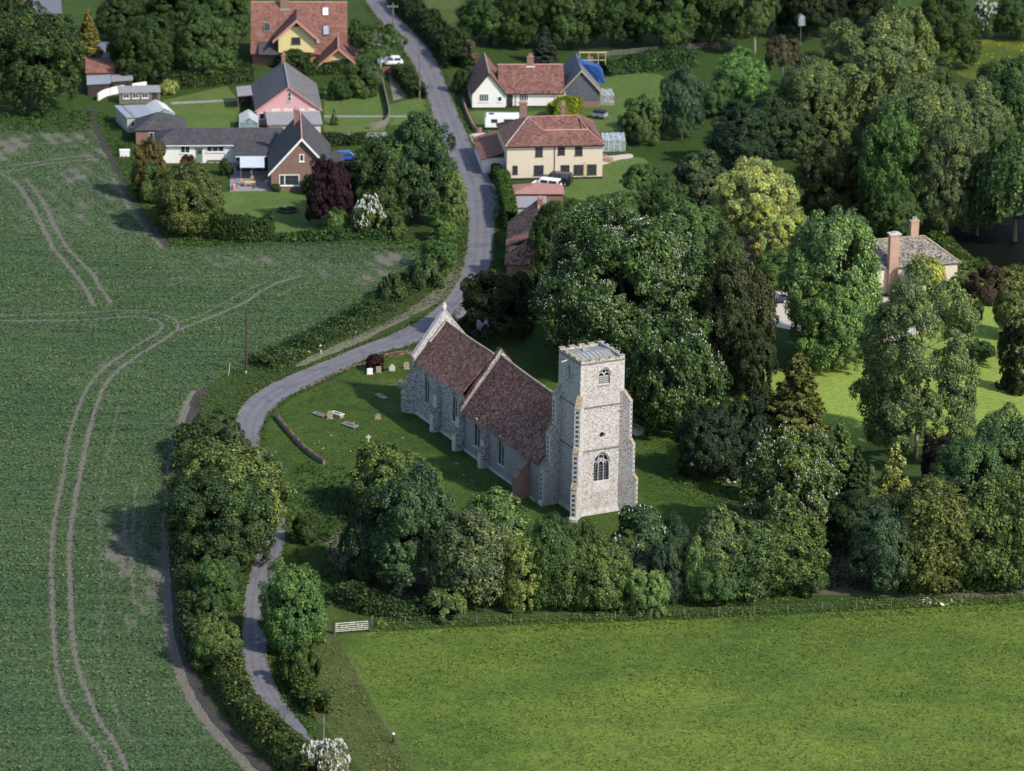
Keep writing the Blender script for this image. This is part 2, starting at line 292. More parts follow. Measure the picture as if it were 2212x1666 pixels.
def ribbon(name, L, R, m, z, k=5, kind='structure', nacross=1):
    Lw = smooth_pts([G(*p)[:2] for p in L], False, k); Rw = smooth_pts([G(*p)[:2] for p in R], False, k)
    def resample(P_, n):
        P_ = np.array(P_); d = np.r_[0, np.cumsum(np.linalg.norm(np.diff(P_, axis=0), axis=1))]; t = np.linspace(0, d[-1], n)
        return np.c_[np.interp(t, d, P_[:, 0]), np.interp(t, d, P_[:, 1])], d[-1]
    Lw, Rw = np.array(Lw), np.array(Rw)
    vs = []; fs = []; uvs = []; n = len(Lw); s = 0
    for i in range(n):
        for j in range(nacross+1): q = Lw[i]*(1-j/nacross)+Rw[i]*j/nacross; vs.append((q[0], q[1], z)); uvs.append((j/nacross, s))
        if i < n-1: s += np.linalg.norm(Lw[i+1]-Lw[i])
    w1 = nacross+1
    for i in range(n-1):
        for j in range(nacross): fs.append((i*w1+j, i*w1+j+1, (i+1)*w1+j+1, (i+1)*w1+j))
    me = bpy.data.meshes.new(name); me.from_pydata(vs, [], fs); ul = me.uv_layers.new(name='UVMap')
    for lp in me.loops: ul.data[lp.index].uv = uvs[lp.vertex_index]
    bm = bmesh.new(); bm.from_mesh(me)
    if sum(f.normal.z for f in bm.faces) < 0: bmesh.ops.reverse_faces(bm, faces=bm.faces)
    bm.to_mesh(me); bm.free(); me.materials.append(m)
    return tag(link(name, me), kind=kind)
gm = MB().poly([(-1500, -200, 0), (1500, -200, 0), (1500, 3500, 0), (-1500, 3500, 0)]).build('ground', M['ground']); tag(gm, kind='structure')
# main lane: matching points along its two edges (outer/left, inner/right)
RL = [(770,-25),(805,25),(845,75),(880,120),(905,165),(925,215),(942,270),(962,320),(985,362),(1003,400),(1010,450),(1012,495),(1008,540),(1000,577),(985,615),(965,643),(931,675),(898,697),(848,722),(811,737),(767,753),(714,776),(661,797),(590,828),(545,857),(520,882),(508,913),(509,935),(522,962),(540,1000),(560,1055),(569,1110),(566,1165),(548,1215),(535,1260),(527,1305),(524,1352),(523,1400),(528,1440),(541,1475),(559,1508),(584,1536),(621,1565),(649,1587),(700,1630),(760,1680),(850,1740)]
RR = [(815,-25),(850,25),(898,75),(935,120),(957,165),(975,210),(998,265),(1022,318),(1045,360),(1062,400),(1067,450),(1068,495),(1065,540),(1060,577),(1035,620),(1000,655),(965,692),(925,727),(880,748),(845,757),(800,772),(740,800),(690,823),(650,843),(622,858),(604,872),(579,897),(565,925),(561,965),(578,1005),(602,1060),(614,1115),(614,1175),(598,1225),(585,1265),(578,1310),(577,1360),(577,1405),(582,1442),(595,1480),(611,1508),(629,1536),(655,1570),(678,1599),(730,1645),(800,1700),(890,1760)]
ribbon('road', RL, RR, M['asphalt'], .032)
sheet('layby', [(1055,392),(1075,412),(1082,440),(1075,468),(1062,470),(1058,430)], M['patio'], .026)
sheet('road_apron', [(975,668),(1035,612),(1066,590),(1085,640),(1062,690),(1042,724),(1005,716),(985,690)], M['asphalt'], .027, smooth=True)
sheet('driveway', [(1010,290),(1046,287),(1068,312),(1030,322)], M['gravel'], .027, smooth=False)
# lawns and yards
sheet('churchyard_grass', [(562,950),(600,885),(680,838),(790,790),(900,752),(1040,722),(1150,760),(1300,800),(1420,930),(1560,1010),(1600,1060),(1500,1160),(1330,1180),(1050,1180),(800,1080),(700,1060),(640,1200),(740,1330),(640,1330),(600,1180),(585,1040)], M['yardgrass'], .008)
sheet('paddock_grass', [(724,1373),(800,1366),(1100,1352),(1500,1338),(1900,1318),(2230,1302),(2700,1290),(2900,1900),(1000,1950),(905,1700),(850,1600),(785,1480)], M['paddock'], .012, smooth=False)
sheet('field_margin_grass', [(640,1345),(722,1362),(785,1480),(850,1600),(905,1700),(960,1800),(880,1800),(760,1640),(690,1560),(640,1490),(610,1420)], M['verge'], .010)
sheet('garden_lawn', [(1560,830),(1640,790),(1760,800),(1900,700),(2060,640),(2110,600),(2250,600),(2500,700),(2500,1000),(2230,985),(2050,960),(1860,975),(1700,960),(1580,900)], M['lawn'], .012)
sheet('garden_lawn', [(352,218),(490,185),(520,225),(505,282),(380,282)], M['garden'], .012, smooth=False)
sheet('garden_lawn', [(700,186),(826,176),(838,262),(830,284),(700,288)], M['garden'], .012, smooth=False)
sheet('garden_lawn', [(842,226),(925,205),(940,262),(842,272)], M['garden'], .012, smooth=False)
sheet('garden_lawn', [(478,418),(660,410),(760,440),(760,500),(600,502),(478,480)], M['garden'], .012)
sheet('garden_lawn', [(1012,242),(1190,236),(1300,170),(1440,168),(1440,280),(1260,300),(1060,286)], M['garden'], .009)
sheet('garden_lawn', [(1205,395),(1330,345),(1400,350),(1400,430),(1240,430)], M['garden'], .009)
sheet('far_meadow', [(2030,90),(2300,70),(2300,165),(2090,170)], M['butter'], .009)
sheet('far_meadow', [(890,-20),(985,-30),(985,45),(905,55)], M['verge'], .009)
sheet('river', [(2055,500),(2120,478),(2300,470),(2400,600),(2215,598),(2110,560)], M['water'], .012)  # near-black surface, black shade over the river painted into the water colour
sheet('gravel_drive', [(1560,640),(1760,615),(1900,640),(2020,650),(2030,690),(1900,740),(1640,700),(1560,690)], M['gravel'], .017)
sheet('patio', [(497,352),(600,345),(600,412),(497,414)], M['patio'], .016, smooth=False)
sheet('garden_path', [(1302,340),(1330,336),(1362,333),(1366,341),(1335,346),(1302,356)], M['gravel'], .016)
sheet('garden_path', [(700,290),(835,286),(838,296),(700,303)], M['patio'], .018, smooth=False)
sheet('garden_path', [(700,250),(935,250),(935,253),(700,253.5)], M['patio'], .018, smooth=False)
sheet('garden_path', [(370,221),(520,214),(520,218),(370,226)], M['patio'], .018, smooth=False)
sheet('vegetable_bed', [(838,158),(868,156),(895,205),(850,218)], M['soil'], .016, smooth=False)
sheet('flower_bed', [(2052,690),(2085,672),(2110,705),(2075,722)], M['mould'], .017)
sheet('leaf_litter_and_shade', [(1005,545),(1004,585),(985,620),(955,648),(900,678),(850,702),(790,735),(720,764),(650,790),(645,783),(720,748),(790,716),(860,682),(920,642),(958,605),(985,560)], M['strip'], .014, wob=.25)
sheet('leaf_litter_and_shade', [(1780,1180),(1840,1190),(1850,1270),(1790,1270),(1775,1230)], M['soilshade'], .014)  # dark sheet painting the shade in the gap between the row trees
sheet('leaf_litter_and_shade', [(700,1170),(860,1120),(1100,1150),(1500,1170),(1800,1100),(2300,1080),(2300,1272),(1700,1285),(1300,1318),(900,1312),(780,1270)], M['mould'], .016, wob=.3)

# the field of young crop, on a fine grid carrying how bare each spot is
FIELD = [(-400,300),(-40,268),(60,276),(197,262),(212,290),(232,330),(254,372),(280,420),(300,455),(332,495),(366,535),(496,532),(671,526),(800,526),(905,531),(912,560),(893,590),(858,622),(800,652),(735,682),(660,722),(600,758),(530,790),(480,812),(436,842),(414,880),(402,930),(388,985),(378,1060),(374,1150),(374,1230),(378,1300),(385,1380),(402,1450),(440,1530),(500,1600),(570,1666),(640,1730),(-500,1900)]
TR = [ # wheel tracks: (points, half width m, strength)
 ([(290,1700),(250,1610),(215,1560),(190,1500),(165,1430),(155,1350),(152,1280),(150,1180),(160,1100),(172,1032),(189,950),(204,891),(223,841),(251,804),(297,770),(347,739),(384,714),(449,689),(527,655),(558,634),(600,612),(650,597)],.42,1),
 ([(250,1690),(215,1620),(165,1560),(135,1500),(118,1400),(113,1280),(112,1180),(122,1100),(136,1032),(149,950),(164,897),(186,844),(214,807),(257,773),(310,739),(344,717),(350,702),(328,689),(279,685),(155,693),(-100,693)],.42,.9),
 ([(384,714),(384,699),(372,688),(341,677),(279,671),(155,677),(-100,688)],.4,.85),
 ([(384,699),(449,674),(511,640),(573,609)],.35,.7),
 ([(-20,372),(20,385),(60,430),(105,516),(115,538),(155,584),(186,628),(204,662)],.5,.95),([(55,388),(90,430),(133,516),(161,553),(198,590),(217,621),(240,655)],.5,.9),
 ([(198,590),(372,603),(511,606),(527,612)],.35,.6),([(-100,634),(186,624),(341,618),(511,606)],.25,.6),([(310,606),(511,593),(664,584),(850,572)],.3,.65),([(300,613),(511,600),(664,596),(830,590)],.25,.5),
 ([(-100,372),(0,362),(120,345),(200,335)],.5,.85),([(-100,384),(0,375),(110,353),(215,345)],.5,.85),
 ([(262,870),(255,891),(240,960),(225,1032),(215,1150),(222,1300),(215,1400),(235,1480),(260,1560),(300,1620)],.3,.6),
 ([(140,370),(160,430),(190,480)],.4,.5),([(590,645),(640,620),(700,600)],.3,.6),([(600,760),(735,688),(830,640)],.3,.7),([(440,842),(500,808),(600,762)],.5,.85),
 ([(295,1040),(290,1120),(285,1200),(290,1300)],.35,.75),([(310,1080),(305,1180),(308,1260)],.3,.6),([(270,1100),(265,1250)],.5,.7),([(0,960),(90,958),(200,965)],.2,.35),([(-50,1030),(100,1032)],.2,.3),
 ([(560,1680),(490,1606),(430,1535),(392,1455),(372,1385),(364,1300),(361,1230),(362,1150),(366,1060),(376,985),(392,930),(405,880),(424,848)],.95,1.15),
 ([(352,538),(310,490),(283,455),(262,420),(245,385)],.7,.75)]
BLOB = [(170,430,210,110,.26),(600,565,220,22,.28),(820,600,90,26,.3),(250,330,160,30,.3),(270,1190,60,60,.42),(345,1210,28,110,.45),(300,1330,40,60,.25),(840,560,60,22,.5),(150,300,110,16,.55),(20,330,60,25,.4),(30,310,60,15,.5),(270,500,60,30,.28),(640,540,80,10,.22),(380,560,60,15,.2),(170,380,50,30,.35),(240,470,90,70,.22),(240,790,40,10,.3),(700,590,110,16,.3),(450,560,160,14,.22)]
def point_in(px, X, Y):
    pts = np.array([G(u, v)[:2] for u, v in px]); ins = np.zeros(X.shape, bool); n = len(pts)
    for i in range(n):
        x1, y1 = pts[i]; x2, y2 = pts[(i+1) % n]
        c = ((y1 > Y) != (y2 > Y)) & (X < (x2-x1)*(Y-y1)/(y2-y1+1e-12)+x1); ins ^= c
    return ins
FG = {}
def build_field():
    st = .36; xs = np.arange(-112, -8, st); ys = np.arange(352, 662, st*1.3); X, Y = np.meshgrid(xs, ys)
    soil = np.zeros_like(X)
    for pts, hw, sgt in TR:
        W_ = np.array(smooth_pts([G(*p)[:2] for p in pts], False, 4)); dm = np.full(X.shape, 1e9)
        for a, b in zip(W_[:-1], W_[1:]):
            d = b-a; L = d@d+1e-9; t = np.clip(((X-a[0])*d[0]+(Y-a[1])*d[1])/L, 0, 1)
            dm = np.minimum(dm, (X-a[0]-t*d[0])**2+(Y-a[1]-t*d[1])**2)
        dm = np.sqrt(dm); soil = np.maximum(soil, sgt*np.clip(1.35-dm/(hw*.78), 0, 1)**.8*.66)
    for u, v, ru, rv, s_ in BLOB:
        wv_ = .75+.45*np.sin(X*.9+np.sin(Y*.35)*2)*np.sin(Y*.55+np.sin(X*.6)*1.5)+.3*np.sin(X*2.3+Y*1.1)
        c = G(u, v); e1 = abs(G(u+ru, v)[0]-c[0]); e2 = abs(G(u, v-rv)[1]-c[1]); r = ((X-c[0])/e1)**2+((Y-c[1])/e2)**2; soil = np.maximum(soil, np.clip(min(.6, s_*1.3)*np.exp(-r*.9)*wv_, 0, .64))
    ins = point_in(FIELD, X+st/2, Y+st*.65); ny, nx = X.shape
    idx = np.arange(ny*nx).reshape(ny, nx); k = ins[:-1, :-1]
    F_ = np.stack([idx[:-1, :-1][k], idx[:-1, 1:][k], idx[1:, 1:][k], idx[1:, :-1][k]], 1)
    Z = .06-.05*np.clip(soil, 0, 1)
    V_ = np.stack([X.ravel(), Y.ravel(), Z.ravel()], 1)
    used = np.unique(F_); mp = np.zeros(len(V_), int); mp[used] = np.arange(len(used)); V_ = V_[used]; F_ = mp[F_]
    me = raw_mesh('crop_field', V_, F_); a = me.attributes.new('soil', 'FLOAT', 'POINT'); a.data.foreach_set('value', soil.ravel()[used].astype(np.float32))
    me.materials.append(M['crop']); tag(link('crop_field', me), kind='structure'); FG.update(X=X, Y=Y, soil=soil, ins=ins, st=st)
def raw_mesh(name, V_, F_):
    me = bpy.data.meshes.new(name); k = F_.shape[1]
    me.vertices.add(len(V_)); me.vertices.foreach_set('co', np.ascontiguousarray(V_, np.float32).ravel())
    me.loops.add(len(F_)*k); me.loops.foreach_set('vertex_index', np.ascontiguousarray(F_, np.int32).ravel())
    me.polygons.add(len(F_)); me.polygons.foreach_set('loop_start', np.arange(0, len(F_)*k, k, dtype=np.int32))
    me.update(calc_edges=True); return me
build_field()
# strips at the field edge: bare soil with bank and ditch shade painted in
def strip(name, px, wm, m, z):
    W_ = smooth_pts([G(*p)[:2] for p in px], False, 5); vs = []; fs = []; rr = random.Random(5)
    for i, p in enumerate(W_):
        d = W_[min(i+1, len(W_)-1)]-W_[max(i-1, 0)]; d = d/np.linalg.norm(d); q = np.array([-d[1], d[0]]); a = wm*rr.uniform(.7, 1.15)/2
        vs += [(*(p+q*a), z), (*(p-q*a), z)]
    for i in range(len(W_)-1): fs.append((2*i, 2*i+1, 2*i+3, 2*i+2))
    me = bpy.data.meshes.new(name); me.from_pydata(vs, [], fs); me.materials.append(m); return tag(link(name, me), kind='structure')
strip('field_edge_soil_shade', [(196,235),(212,284),(232,326),(254,368),(282,420),(304,455),(334,495),(368,536)], 1.2, M['soilshade'], .075)
strip('field_edge_soil_shade', [(368,536),(496,533),(671,527),(800,527)], .8, M['soilshade'], .076)
strip('field_edge_soil_shade', [(444,840),(424,872),(412,930),(398,985),(388,1060),(383,1150),(383,1230),(386,1300),(394,1380),(412,1450),(450,1525),(510,1600),(590,1680)], 1.5, M['soilshade'], .077)
strip('worn_path', [(722,1380),(735,1410),(760,1450),(778,1490),(800,1540),(825,1590),(870,1650),(910,1700)], .55, M['verge'], .03)

# ------------------------------------------------------------------ leaves, trees, hedges
def leaf_mesh(name, pos, nrm, size, rng, m, clump=None, stretch=1.0, updir=None):
    n = len(pos); nrm = nrm/np.linalg.norm(nrm, axis=1, keepdims=True)
    t = rng.normal(size=(n, 3)) if updir is None else updir+rng.normal(size=(n, 3))*.35
    t -= (t*nrm).sum(1, keepdims=True)*nrm; t /= np.linalg.norm(t, axis=1, keepdims=True); b = np.cross(nrm, t)
    sz = (size*rng.uniform(.4, 1.6, n))[:, None]/2
    q = np.stack([pos-t*sz*stretch, pos+b*sz*.75+t*sz*rng.uniform(-.3, .3, (n, 1)), pos+t*sz*stretch, pos-b*sz*.75+t*sz*rng.uniform(-.3, .3, (n, 1))], 1)
    q[:, 1] += nrm*sz*.25; q[:, 3] += nrm*sz*.25
    me = raw_mesh(name, q.reshape(-1, 3), np.arange(4*n).reshape(n, 4))
    a = me.attributes.new('rnd', 'FLOAT', 'POINT'); a.data.foreach_set('value', np.repeat(rng.uniform(0, 1, n), 4).astype(np.float32))
    c = me.attributes.new('clump', 'FLOAT', 'POINT'); c.data.foreach_set('value', np.repeat(clump if clump is not None else rng.uniform(0, 1, n), 4).astype(np.float32))
    me.materials.append(m); return me
def sph(rng, n): d = rng.normal(size=(n, 3)); return d/np.linalg.norm(d, axis=1, keepdims=True)
def crown(seed, W, z0, z1, leaf, cover=4.6, nl=26, shape='round', mat='leaf', lr=(.22, .38), sub=11, jit=.55, gaps=0.0, zmin=-.55, skirt=0):
    rng = np.random.default_rng(seed); a = W/2; b = (z1-z0)/2; zc = (z0+z1)/2
    leaf = leaf*.62
    area = 4*math.pi*((((a*a)**1.6+2*(a*b)**1.6)/3)**(1/1.6)); n = int(area*cover/(leaf*leaf*.5))
    d = sph(rng, nl*6); d = d[d[:, 2] > zmin][:nl]; nl = len(d)
    dm = d.copy(); lo_ = d[:, 2] < 0; hz = np.linalg.norm(d[:, :2], axis=1)+1e-6; dm[lo_, :2] *= (1+(np.minimum(1/hz[lo_], 2.6)-1)*.8)[:, None]
    lc = dm*np.array([a, a, b])*rng.uniform(.48, .80, (nl, 1)); lrad = a*rng.uniform(lr[0], lr[1], nl)
    if skirt:
        ph = np.arange(skirt)*2.399+rng.uniform(0, .5, skirt); rs = rng.uniform(.50, .74, skirt); kz = rng.uniform(.12, .36, skirt); lc[:skirt] = np.c_[np.cos(ph)*a*rs, np.sin(ph)*a*rs, -b+kz*2*b]; lrad[:skirt] = np.minimum(lrad[:skirt], a*.34); d[:skirt] = np.c_[np.cos(ph), np.sin(ph), np.zeros(skirt)]
    if shape == 'column': lc = d*np.array([a, a, b])*np.array([.45, .45, .8]); lc[:, 2] = rng.uniform(-.9, .82, nl)*b; lrad = a*rng.uniform(.4, .6, nl)*(1-np.clip(lc[:, 2]/b, 0, 1)*.45)
    if shape == 'cone':
        h = rng.uniform(0, 1, nl)**1.3; ph = rng.uniform(0, 6.283, nl); r = a*(1-h)*.72; lc = np.c_[np.cos(ph)*r, np.sin(ph)*r, (h*2-1)*b*.92]; lrad = a*(.16+.26*(1-h)); d = np.c_[np.cos(ph), np.sin(ph), np.full(nl, .5)]
    sd = sph(rng, nl*sub*3).reshape(nl, -1, 3); od = (lc/np.array([a, a, b])); od /= np.linalg.norm(od, axis=1, keepdims=True)+1e-6
    sc_, sr_, sl_, sdirs = [], [], [], []
    od[:skirt] = d[:skirt]
    for i in range(nl):
        k = sd[i][(sd[i] @ (od[i]*.6+np.array([0, 0, .5]))) > -.25][:sub]
        rr = lrad[i]*rng.uniform(.30, .55, len(k)); sc_.append(lc[i]+k*lrad[i]*rng.uniform(.6, .95, (len(k), 1))); sr_.append(rr); sl_.append(np.full(len(k), i)); sdirs.append(k)
    sc_ = np.concatenate(sc_); sr_ = np.concatenate(sr_); sdirs = np.concatenate(sdirs)
    if gaps: kp = rng.uniform(size=len(sc_)) > gaps; sc_, sr_, sdirs = sc_[kp], sr_[kp], sdirs[kp]
    pr = sr_**2; pr /= pr.sum(); pick = rng.choice(len(sc_), n, p=pr)
    dd = sph(rng, n); fl = (dd*(sdirs[pick]+np.array([0, 0, .35]))).sum(1) < -.15; dd[fl] *= -1
    pos = sc_[pick]+dd*sr_[pick][:, None]*rng.uniform(.55, 1.12, (n, 1))
    e = pos/np.array([a, a, b]); r = np.linalg.norm(e, axis=1)
    lw_ = e[:, 2] < 0; r2 = np.where(lw_, np.maximum(np.linalg.norm(e[:, :2], axis=1), -e[:, 2]), r)
    keep = (r2 > .5) | (rng.uniform(size=n) < .25); keep &= r2 < 1.12
    pos, dd, pick = pos[keep], dd[keep], pick[keep]; n = len(pos)
    gd = pos/np.array([a*a, a*a, b*b]); gd /= np.linalg.norm(gd, axis=1, keepdims=True)+1e-6
    nr = dd*.65+gd*.45+np.array([0, 0, .3])+rng.normal(size=(n, 3))*jit*.55
    pos = pos+np.array([0, 0, zc]); pos[:, 2] = np.maximum(pos[:, 2], .05)
    cl = rng.uniform(0, 1, len(sc_))[pick]
    ok = np.linalg.norm(sc_/np.array([a, a, b]), axis=1) < .97
    return leaf_mesh('crown', pos, nr, leaf, rng, M[mat], cl), (sc_[ok]+np.array([0, 0, zc]), sr_[ok], sdirs[ok], lc+np.array([0, 0, zc]))
def spruce(seed, W, H, leaf, mat='needle'):
    rng = np.random.default_rng(seed); P_ = []; Nn = []; Cc = []; U = []; z = H*.04; leaf = leaf*.62
    while z < H*.985:
        f = 1-z/H; R_ = W/2*(f**.8)*1.0+.12; nb = int(9+12*f)
        for k in range(nb):
            ph = rng.uniform(0, 6.283); L = R_*rng.uniform(.72, 1.1); dz = -.18*L+rng.uniform(-.15, .15); m = int(60*L/leaf*.42)+6; t = rng.uniform(.15, 1, m)**.7
            sp = rng.normal(size=m)*(.12+.30*(1-t))*L*.5; dx, dy = math.cos(ph), math.sin(ph)
            x = dx*L*t-dy*sp; y = dy*L*t+dx*sp; zz = z+dz*t+.18*L*t**3-abs(sp)*.25+rng.normal(size=m)*.08
            P_.append(np.c_[x, y, zz]); Nn.append(np.c_[dx*.35+rng.normal(size=m)*.35, dy*.35+rng.normal(size=m)*.35, np.full(m, .8)]); Cc.append(np.full(m, rng.uniform())); U.append(np.c_[np.full(m, dx), np.full(m, dy), np.full(m, -.2)])
        z += .42+.25*f
    P_ = np.concatenate(P_); P_[:, 2] = np.maximum(P_[:, 2], .05)
    return leaf_mesh('crown', P_, np.concatenate(Nn), leaf, rng, M[mat], np.concatenate(Cc), 1.5, np.concatenate(U))
def weeping(seed, W, H, leaf):
    rng = np.random.default_rng(seed); P_ = []; Nn = []; Cc = []; a = W/2
    for k in range(520):
        ph = rng.uniform(0, 6.283); r = a*math.sqrt(rng.uniform(0, 1))*.95; top = H*(.55+.45*math.sqrt(max(0, 1-(r/a)**2)))*rng.uniform(.85, 1.0); L = rng.uniform(.18, .5)*H*(.45+.55*r/a)
        m = int(L/leaf*5.5)+5; t = rng.uniform(0, 1, m); rr = r+t*.08*a; P_.append(np.c_[np.cos(ph)*rr+rng.normal(size=m)*.25, np.sin(ph)*rr+rng.normal(size=m)*.25, top-L*t]); Nn.append(np.c_[np.full(m, math.cos(ph))+rng.normal(size=m)*.4, np.full(m, math.sin(ph))+rng.normal(size=m)*.4, np.full(m, .5)]); Cc.append(np.full(m, rng.uniform()))
    P_ = np.concatenate(P_); P_[:, 2] = np.maximum(P_[:, 2], .1)
    return leaf_mesh('crown', P_, np.concatenate(Nn), leaf, rng, M['leaf'], np.concatenate(Cc), 1.2)
def trunk(seed, W, H, r0, lcs=None, nlimb=9, mat='bark', wig=.03, topf=.68):
    rng = random.Random(seed); mb = MB(); n = 6
    pts = [(rng.uniform(-1, 1)*wig*H*(i/n), rng.uniform(-1, 1)*wig*H*(i/n), -.15+(H*topf+.15)*i/n) for i in range(n+1)]
    mb.tube(pts, [r0*(1-.8*i/n)*(1.25 if i == 0 else 1) for i in range(n+1)], 8)
    for k in range(nlimb):
        i = rng.randint(2, n-1); p = Vector(pts[i])
        if lcs is not None: q = Vector(lcs[rng.randrange(len(lcs))])
        else: a = rng.uniform(0, 6.28); q = p+Vector((math.cos(a)*W*.3, math.sin(a)*W*.3, H*.12))
        if q.z < p.z+.2: q.z = p.z+abs(q.z-p.z)*.5+.3
        mid = p.lerp(q, .5)+Vector((0, 0, -.04*H)); rr = r0*(1-.8*i/n)*.55
        mb.tube([p, mid, q], [rr, rr*.6, rr*.2], 5)
        for j in range(2):
            q2 = q+Vector((rng.uniform(-1, 1)*W*.14, rng.uniform(-1, 1)*W*.14, rng.uniform(-.03, .03)*H)); mb.tube([mid, mid.lerp(q2, .6), q2], [rr*.5, rr*.3, .02], 4)
    return mb.mesh('trunk', M[mat], True)
def candles(seed, info, n, size, mat='petal'):
    sc_, sr_, sd_, _ = info; rng = np.random.default_rng(seed); i = rng.integers(0, len(sc_), n); d = sd_[i]*.8+sph(rng, n)*.5+np.array([0, 0, .35]); d /= np.linalg.norm(d, axis=1, keepdims=True)
    p = sc_[i]+d*sr_[i][:, None]*1.12; k = np.arange(6)
    V_ = []; F_ = []
    for j in range(n):
        h = size*rng.uniform(.7, 1.3); r = h*.36; b = len(V_); x, y, z = p[j]
        V_ += [(x, y, z-h*.1), (x+r, y, z+h*.15), (x, y+r, z+h*.15), (x-r, y, z+h*.15), (x, y-r, z+h*.15), (x, y, z+h)]
        for q in range(4): F_ += [(b, b+1+(q+1) % 4, b+1+q), (b+5, b+1+q, b+1+(q+1) % 4)]
    return [raw_mesh('blossom', np.array(V_), np.array(F_)), mat]
PR = {}                                          # kinds: list of (W, H, crown mesh, trunk mesh, blossom)
def addp(kind, W, H, cr, trk, bl=None):
    if bl is not None: bl[0].materials.append(M[bl[1]]); bl = bl[0]
    PR.setdefault(kind, []).append((W, H, cr, trk, bl))
for i in range(3):
    c, inf = crown(10+i, 18, .3, 18, .58, nl=88, lr=(.15, .30), zmin=-.7, skirt=18); addp('oak', 17, 18, c, trunk(i, 17, 18, .5, inf[3]))
for i in range(4):
    c, inf = crown(20+i, 10.6, -.2, 10, .42, nl=52, lr=(.20, .36), zmin=-.7, skirt=12); addp('round', 10, 10, c, trunk(10+i, 10, 10, .26, inf[3]))
for i in range(3):
    c, inf = crown(30+i, 8.0, -.2, 12, .40, cover=4.4, nl=84, lr=(.24, .42), gaps=.06, zmin=-.8, skirt=16); addp('tall', 7.6, 12, c, trunk(20+i, 7, 12, .22, inf[3], 12, 'palebark'))
for i in range(3):
    c, inf = crown(40+i, 5, -.6, 4, .30, nl=15, lr=(.3, .5), sub=9); addp('bush', 5, 4, c, trunk(30+i, 5, 4, .1, inf[3], 5))
c, inf = crown(50, 23, -.5, 21.3, .55, cover=4.8, nl=150, zmin=-.7, skirt=24, lr=(.12, .22), sub=13, jit=.45); addp('chestnut_big', 22, 21, c, trunk(50, 22, 21, .7, inf[3]), candles(1, inf, 8000, .155))
c, inf = crown(51, 12.8, -.5, 13.6, .50, cover=4.8, nl=80, zmin=-.7, skirt=15, lr=(.17, .29), jit=.45); addp('chestnut', 12, 13.5, c, trunk(51, 12, 13.5, .4, inf[3]), candles(2, inf, 1100, .19)); 
c, inf = crown(52, 12.8, -.5, 13.6, .50, cover=4.8, nl=84, zmin=-.7, skirt=15, lr=(.16, .28), jit=.45); addp('chestnut_pink', 12, 13.5, c, trunk(52, 12, 13.5, .4, inf[3]), candles(3, inf, 1700, .19, 'pinkpetal'))
c, inf = crown(53, 7, .3, 6.5, .48, cover=4.4, nl=18, lr=(.28, .4), jit=.45); addp('chestnut_small', 7, 6.5, c, trunk(53, 7, 6.5, .15, inf[3], 6), candles(4, inf, 80, .26))
for i in range(2):
    c, inf = crown(60+i, 10.6, -.5, 10.5, .34, cover=4.6, nl=56, skirt=16, mat='needle', lr=(.16, .28), sub=12, jit=.9); addp('yew', 10, 10.5, c, trunk(60+i, 10, 10.5, .4, inf[3]))
c, inf = crown(65, 16, -.3, 21, .36, cover=3.1, nl=96, mat='leaf', lr=(.13, .24), sub=11, jit=.9, gaps=.14, zmin=-.7, skirt=20); addp('poplar', 15, 21, c, trunk(65, 15, 21, .24, inf[3], 18, 'palebark', .02, .85))
for i in range(2):
    c, inf = crown(70+i, 11.5, .8, 11.5, .30, cover=2.6, nl=36, lr=(.14, .26), sub=10, jit=.8, gaps=.25); addp('airy', 11, 11.5, c, trunk(70+i, 11, 11.5, .26, inf[3], 26, 'palebark', .03, .75))
for i in range(2):
    c, inf = crown(80+i, 16, 0, 17, .40, cover=4.0, nl=70, zmin=-.7, skirt=18, lr=(.15, .28), sub=11, jit=.8, gaps=.12); addp('willow', 15, 17, c, trunk(80+i, 15, 17, .5, inf[3], 20, 'palebark'))
addp('spruce', 9.5, 12.5, spruce(90, 9.5, 12.5, .42), trunk(90, 3, 12.5, .25, None, 0)); addp('fir', 5, 7, spruce(91, 5, 7, .34), trunk(91, 2, 7, .15, None, 0))
c, inf = crown(95, 3.6, -.3, 5.5, .26, nl=34, shape='cone', mat='needle', jit=.8); addp('cone', 3.6, 5.5, c, trunk(95, 1, 5.5, .1, None, 0))
c, inf = crown(96, 2.8, -.4, 8.5, .26, nl=40, shape='column', mat='needle', jit=.8, sub=9); addp('column', 2.8, 8.5, c, trunk(96, 1, 8.5, .12, None, 0))
c, inf = crown(97, 6, -2.5, 7, .26, cover=4.5, nl=60, mat='leaf', lr=(.2, .3), jit=.7); addp('dome', 6, 7, c, trunk(97, 3, 7, .15, None, 4))
addp('weeping', 12, 14, weeping(98, 12, 14, .42), trunk(98, 12, 14, .4)); c, inf = crown(99, 5, -.4, 3.6, .3, cover=3.5, nl=14, lr=(.3, .5)); addp('white_bush', 5, 3.6, c, trunk(99, 5, 3.6, .1, inf[3], 5), candles(5, inf, 650, .26))
COL = dict(dg=(.028,.058,.017), mg=(.042,.084,.019), bg=(.062,.112,.026), lit=(.100,.168,.046), ol=(.056,.092,.020), yg=(.115,.165,.022), bl=(.040,.076,.030), gg=(.068,.105,.038), pu=(.026,.012,.019), bo=(.052,.046,.016), go=(.20,.185,.02), yw=(.020,.027,.012), au=(.07,.068,.018), ye=(.25,.25,.05), rd=(.05,.014,.014), cg=(.040,.078,.022), dk=(.018,.034,.015), wl=(.100,.138,.058), br=(.085,.07,.04))
_ti = [0]
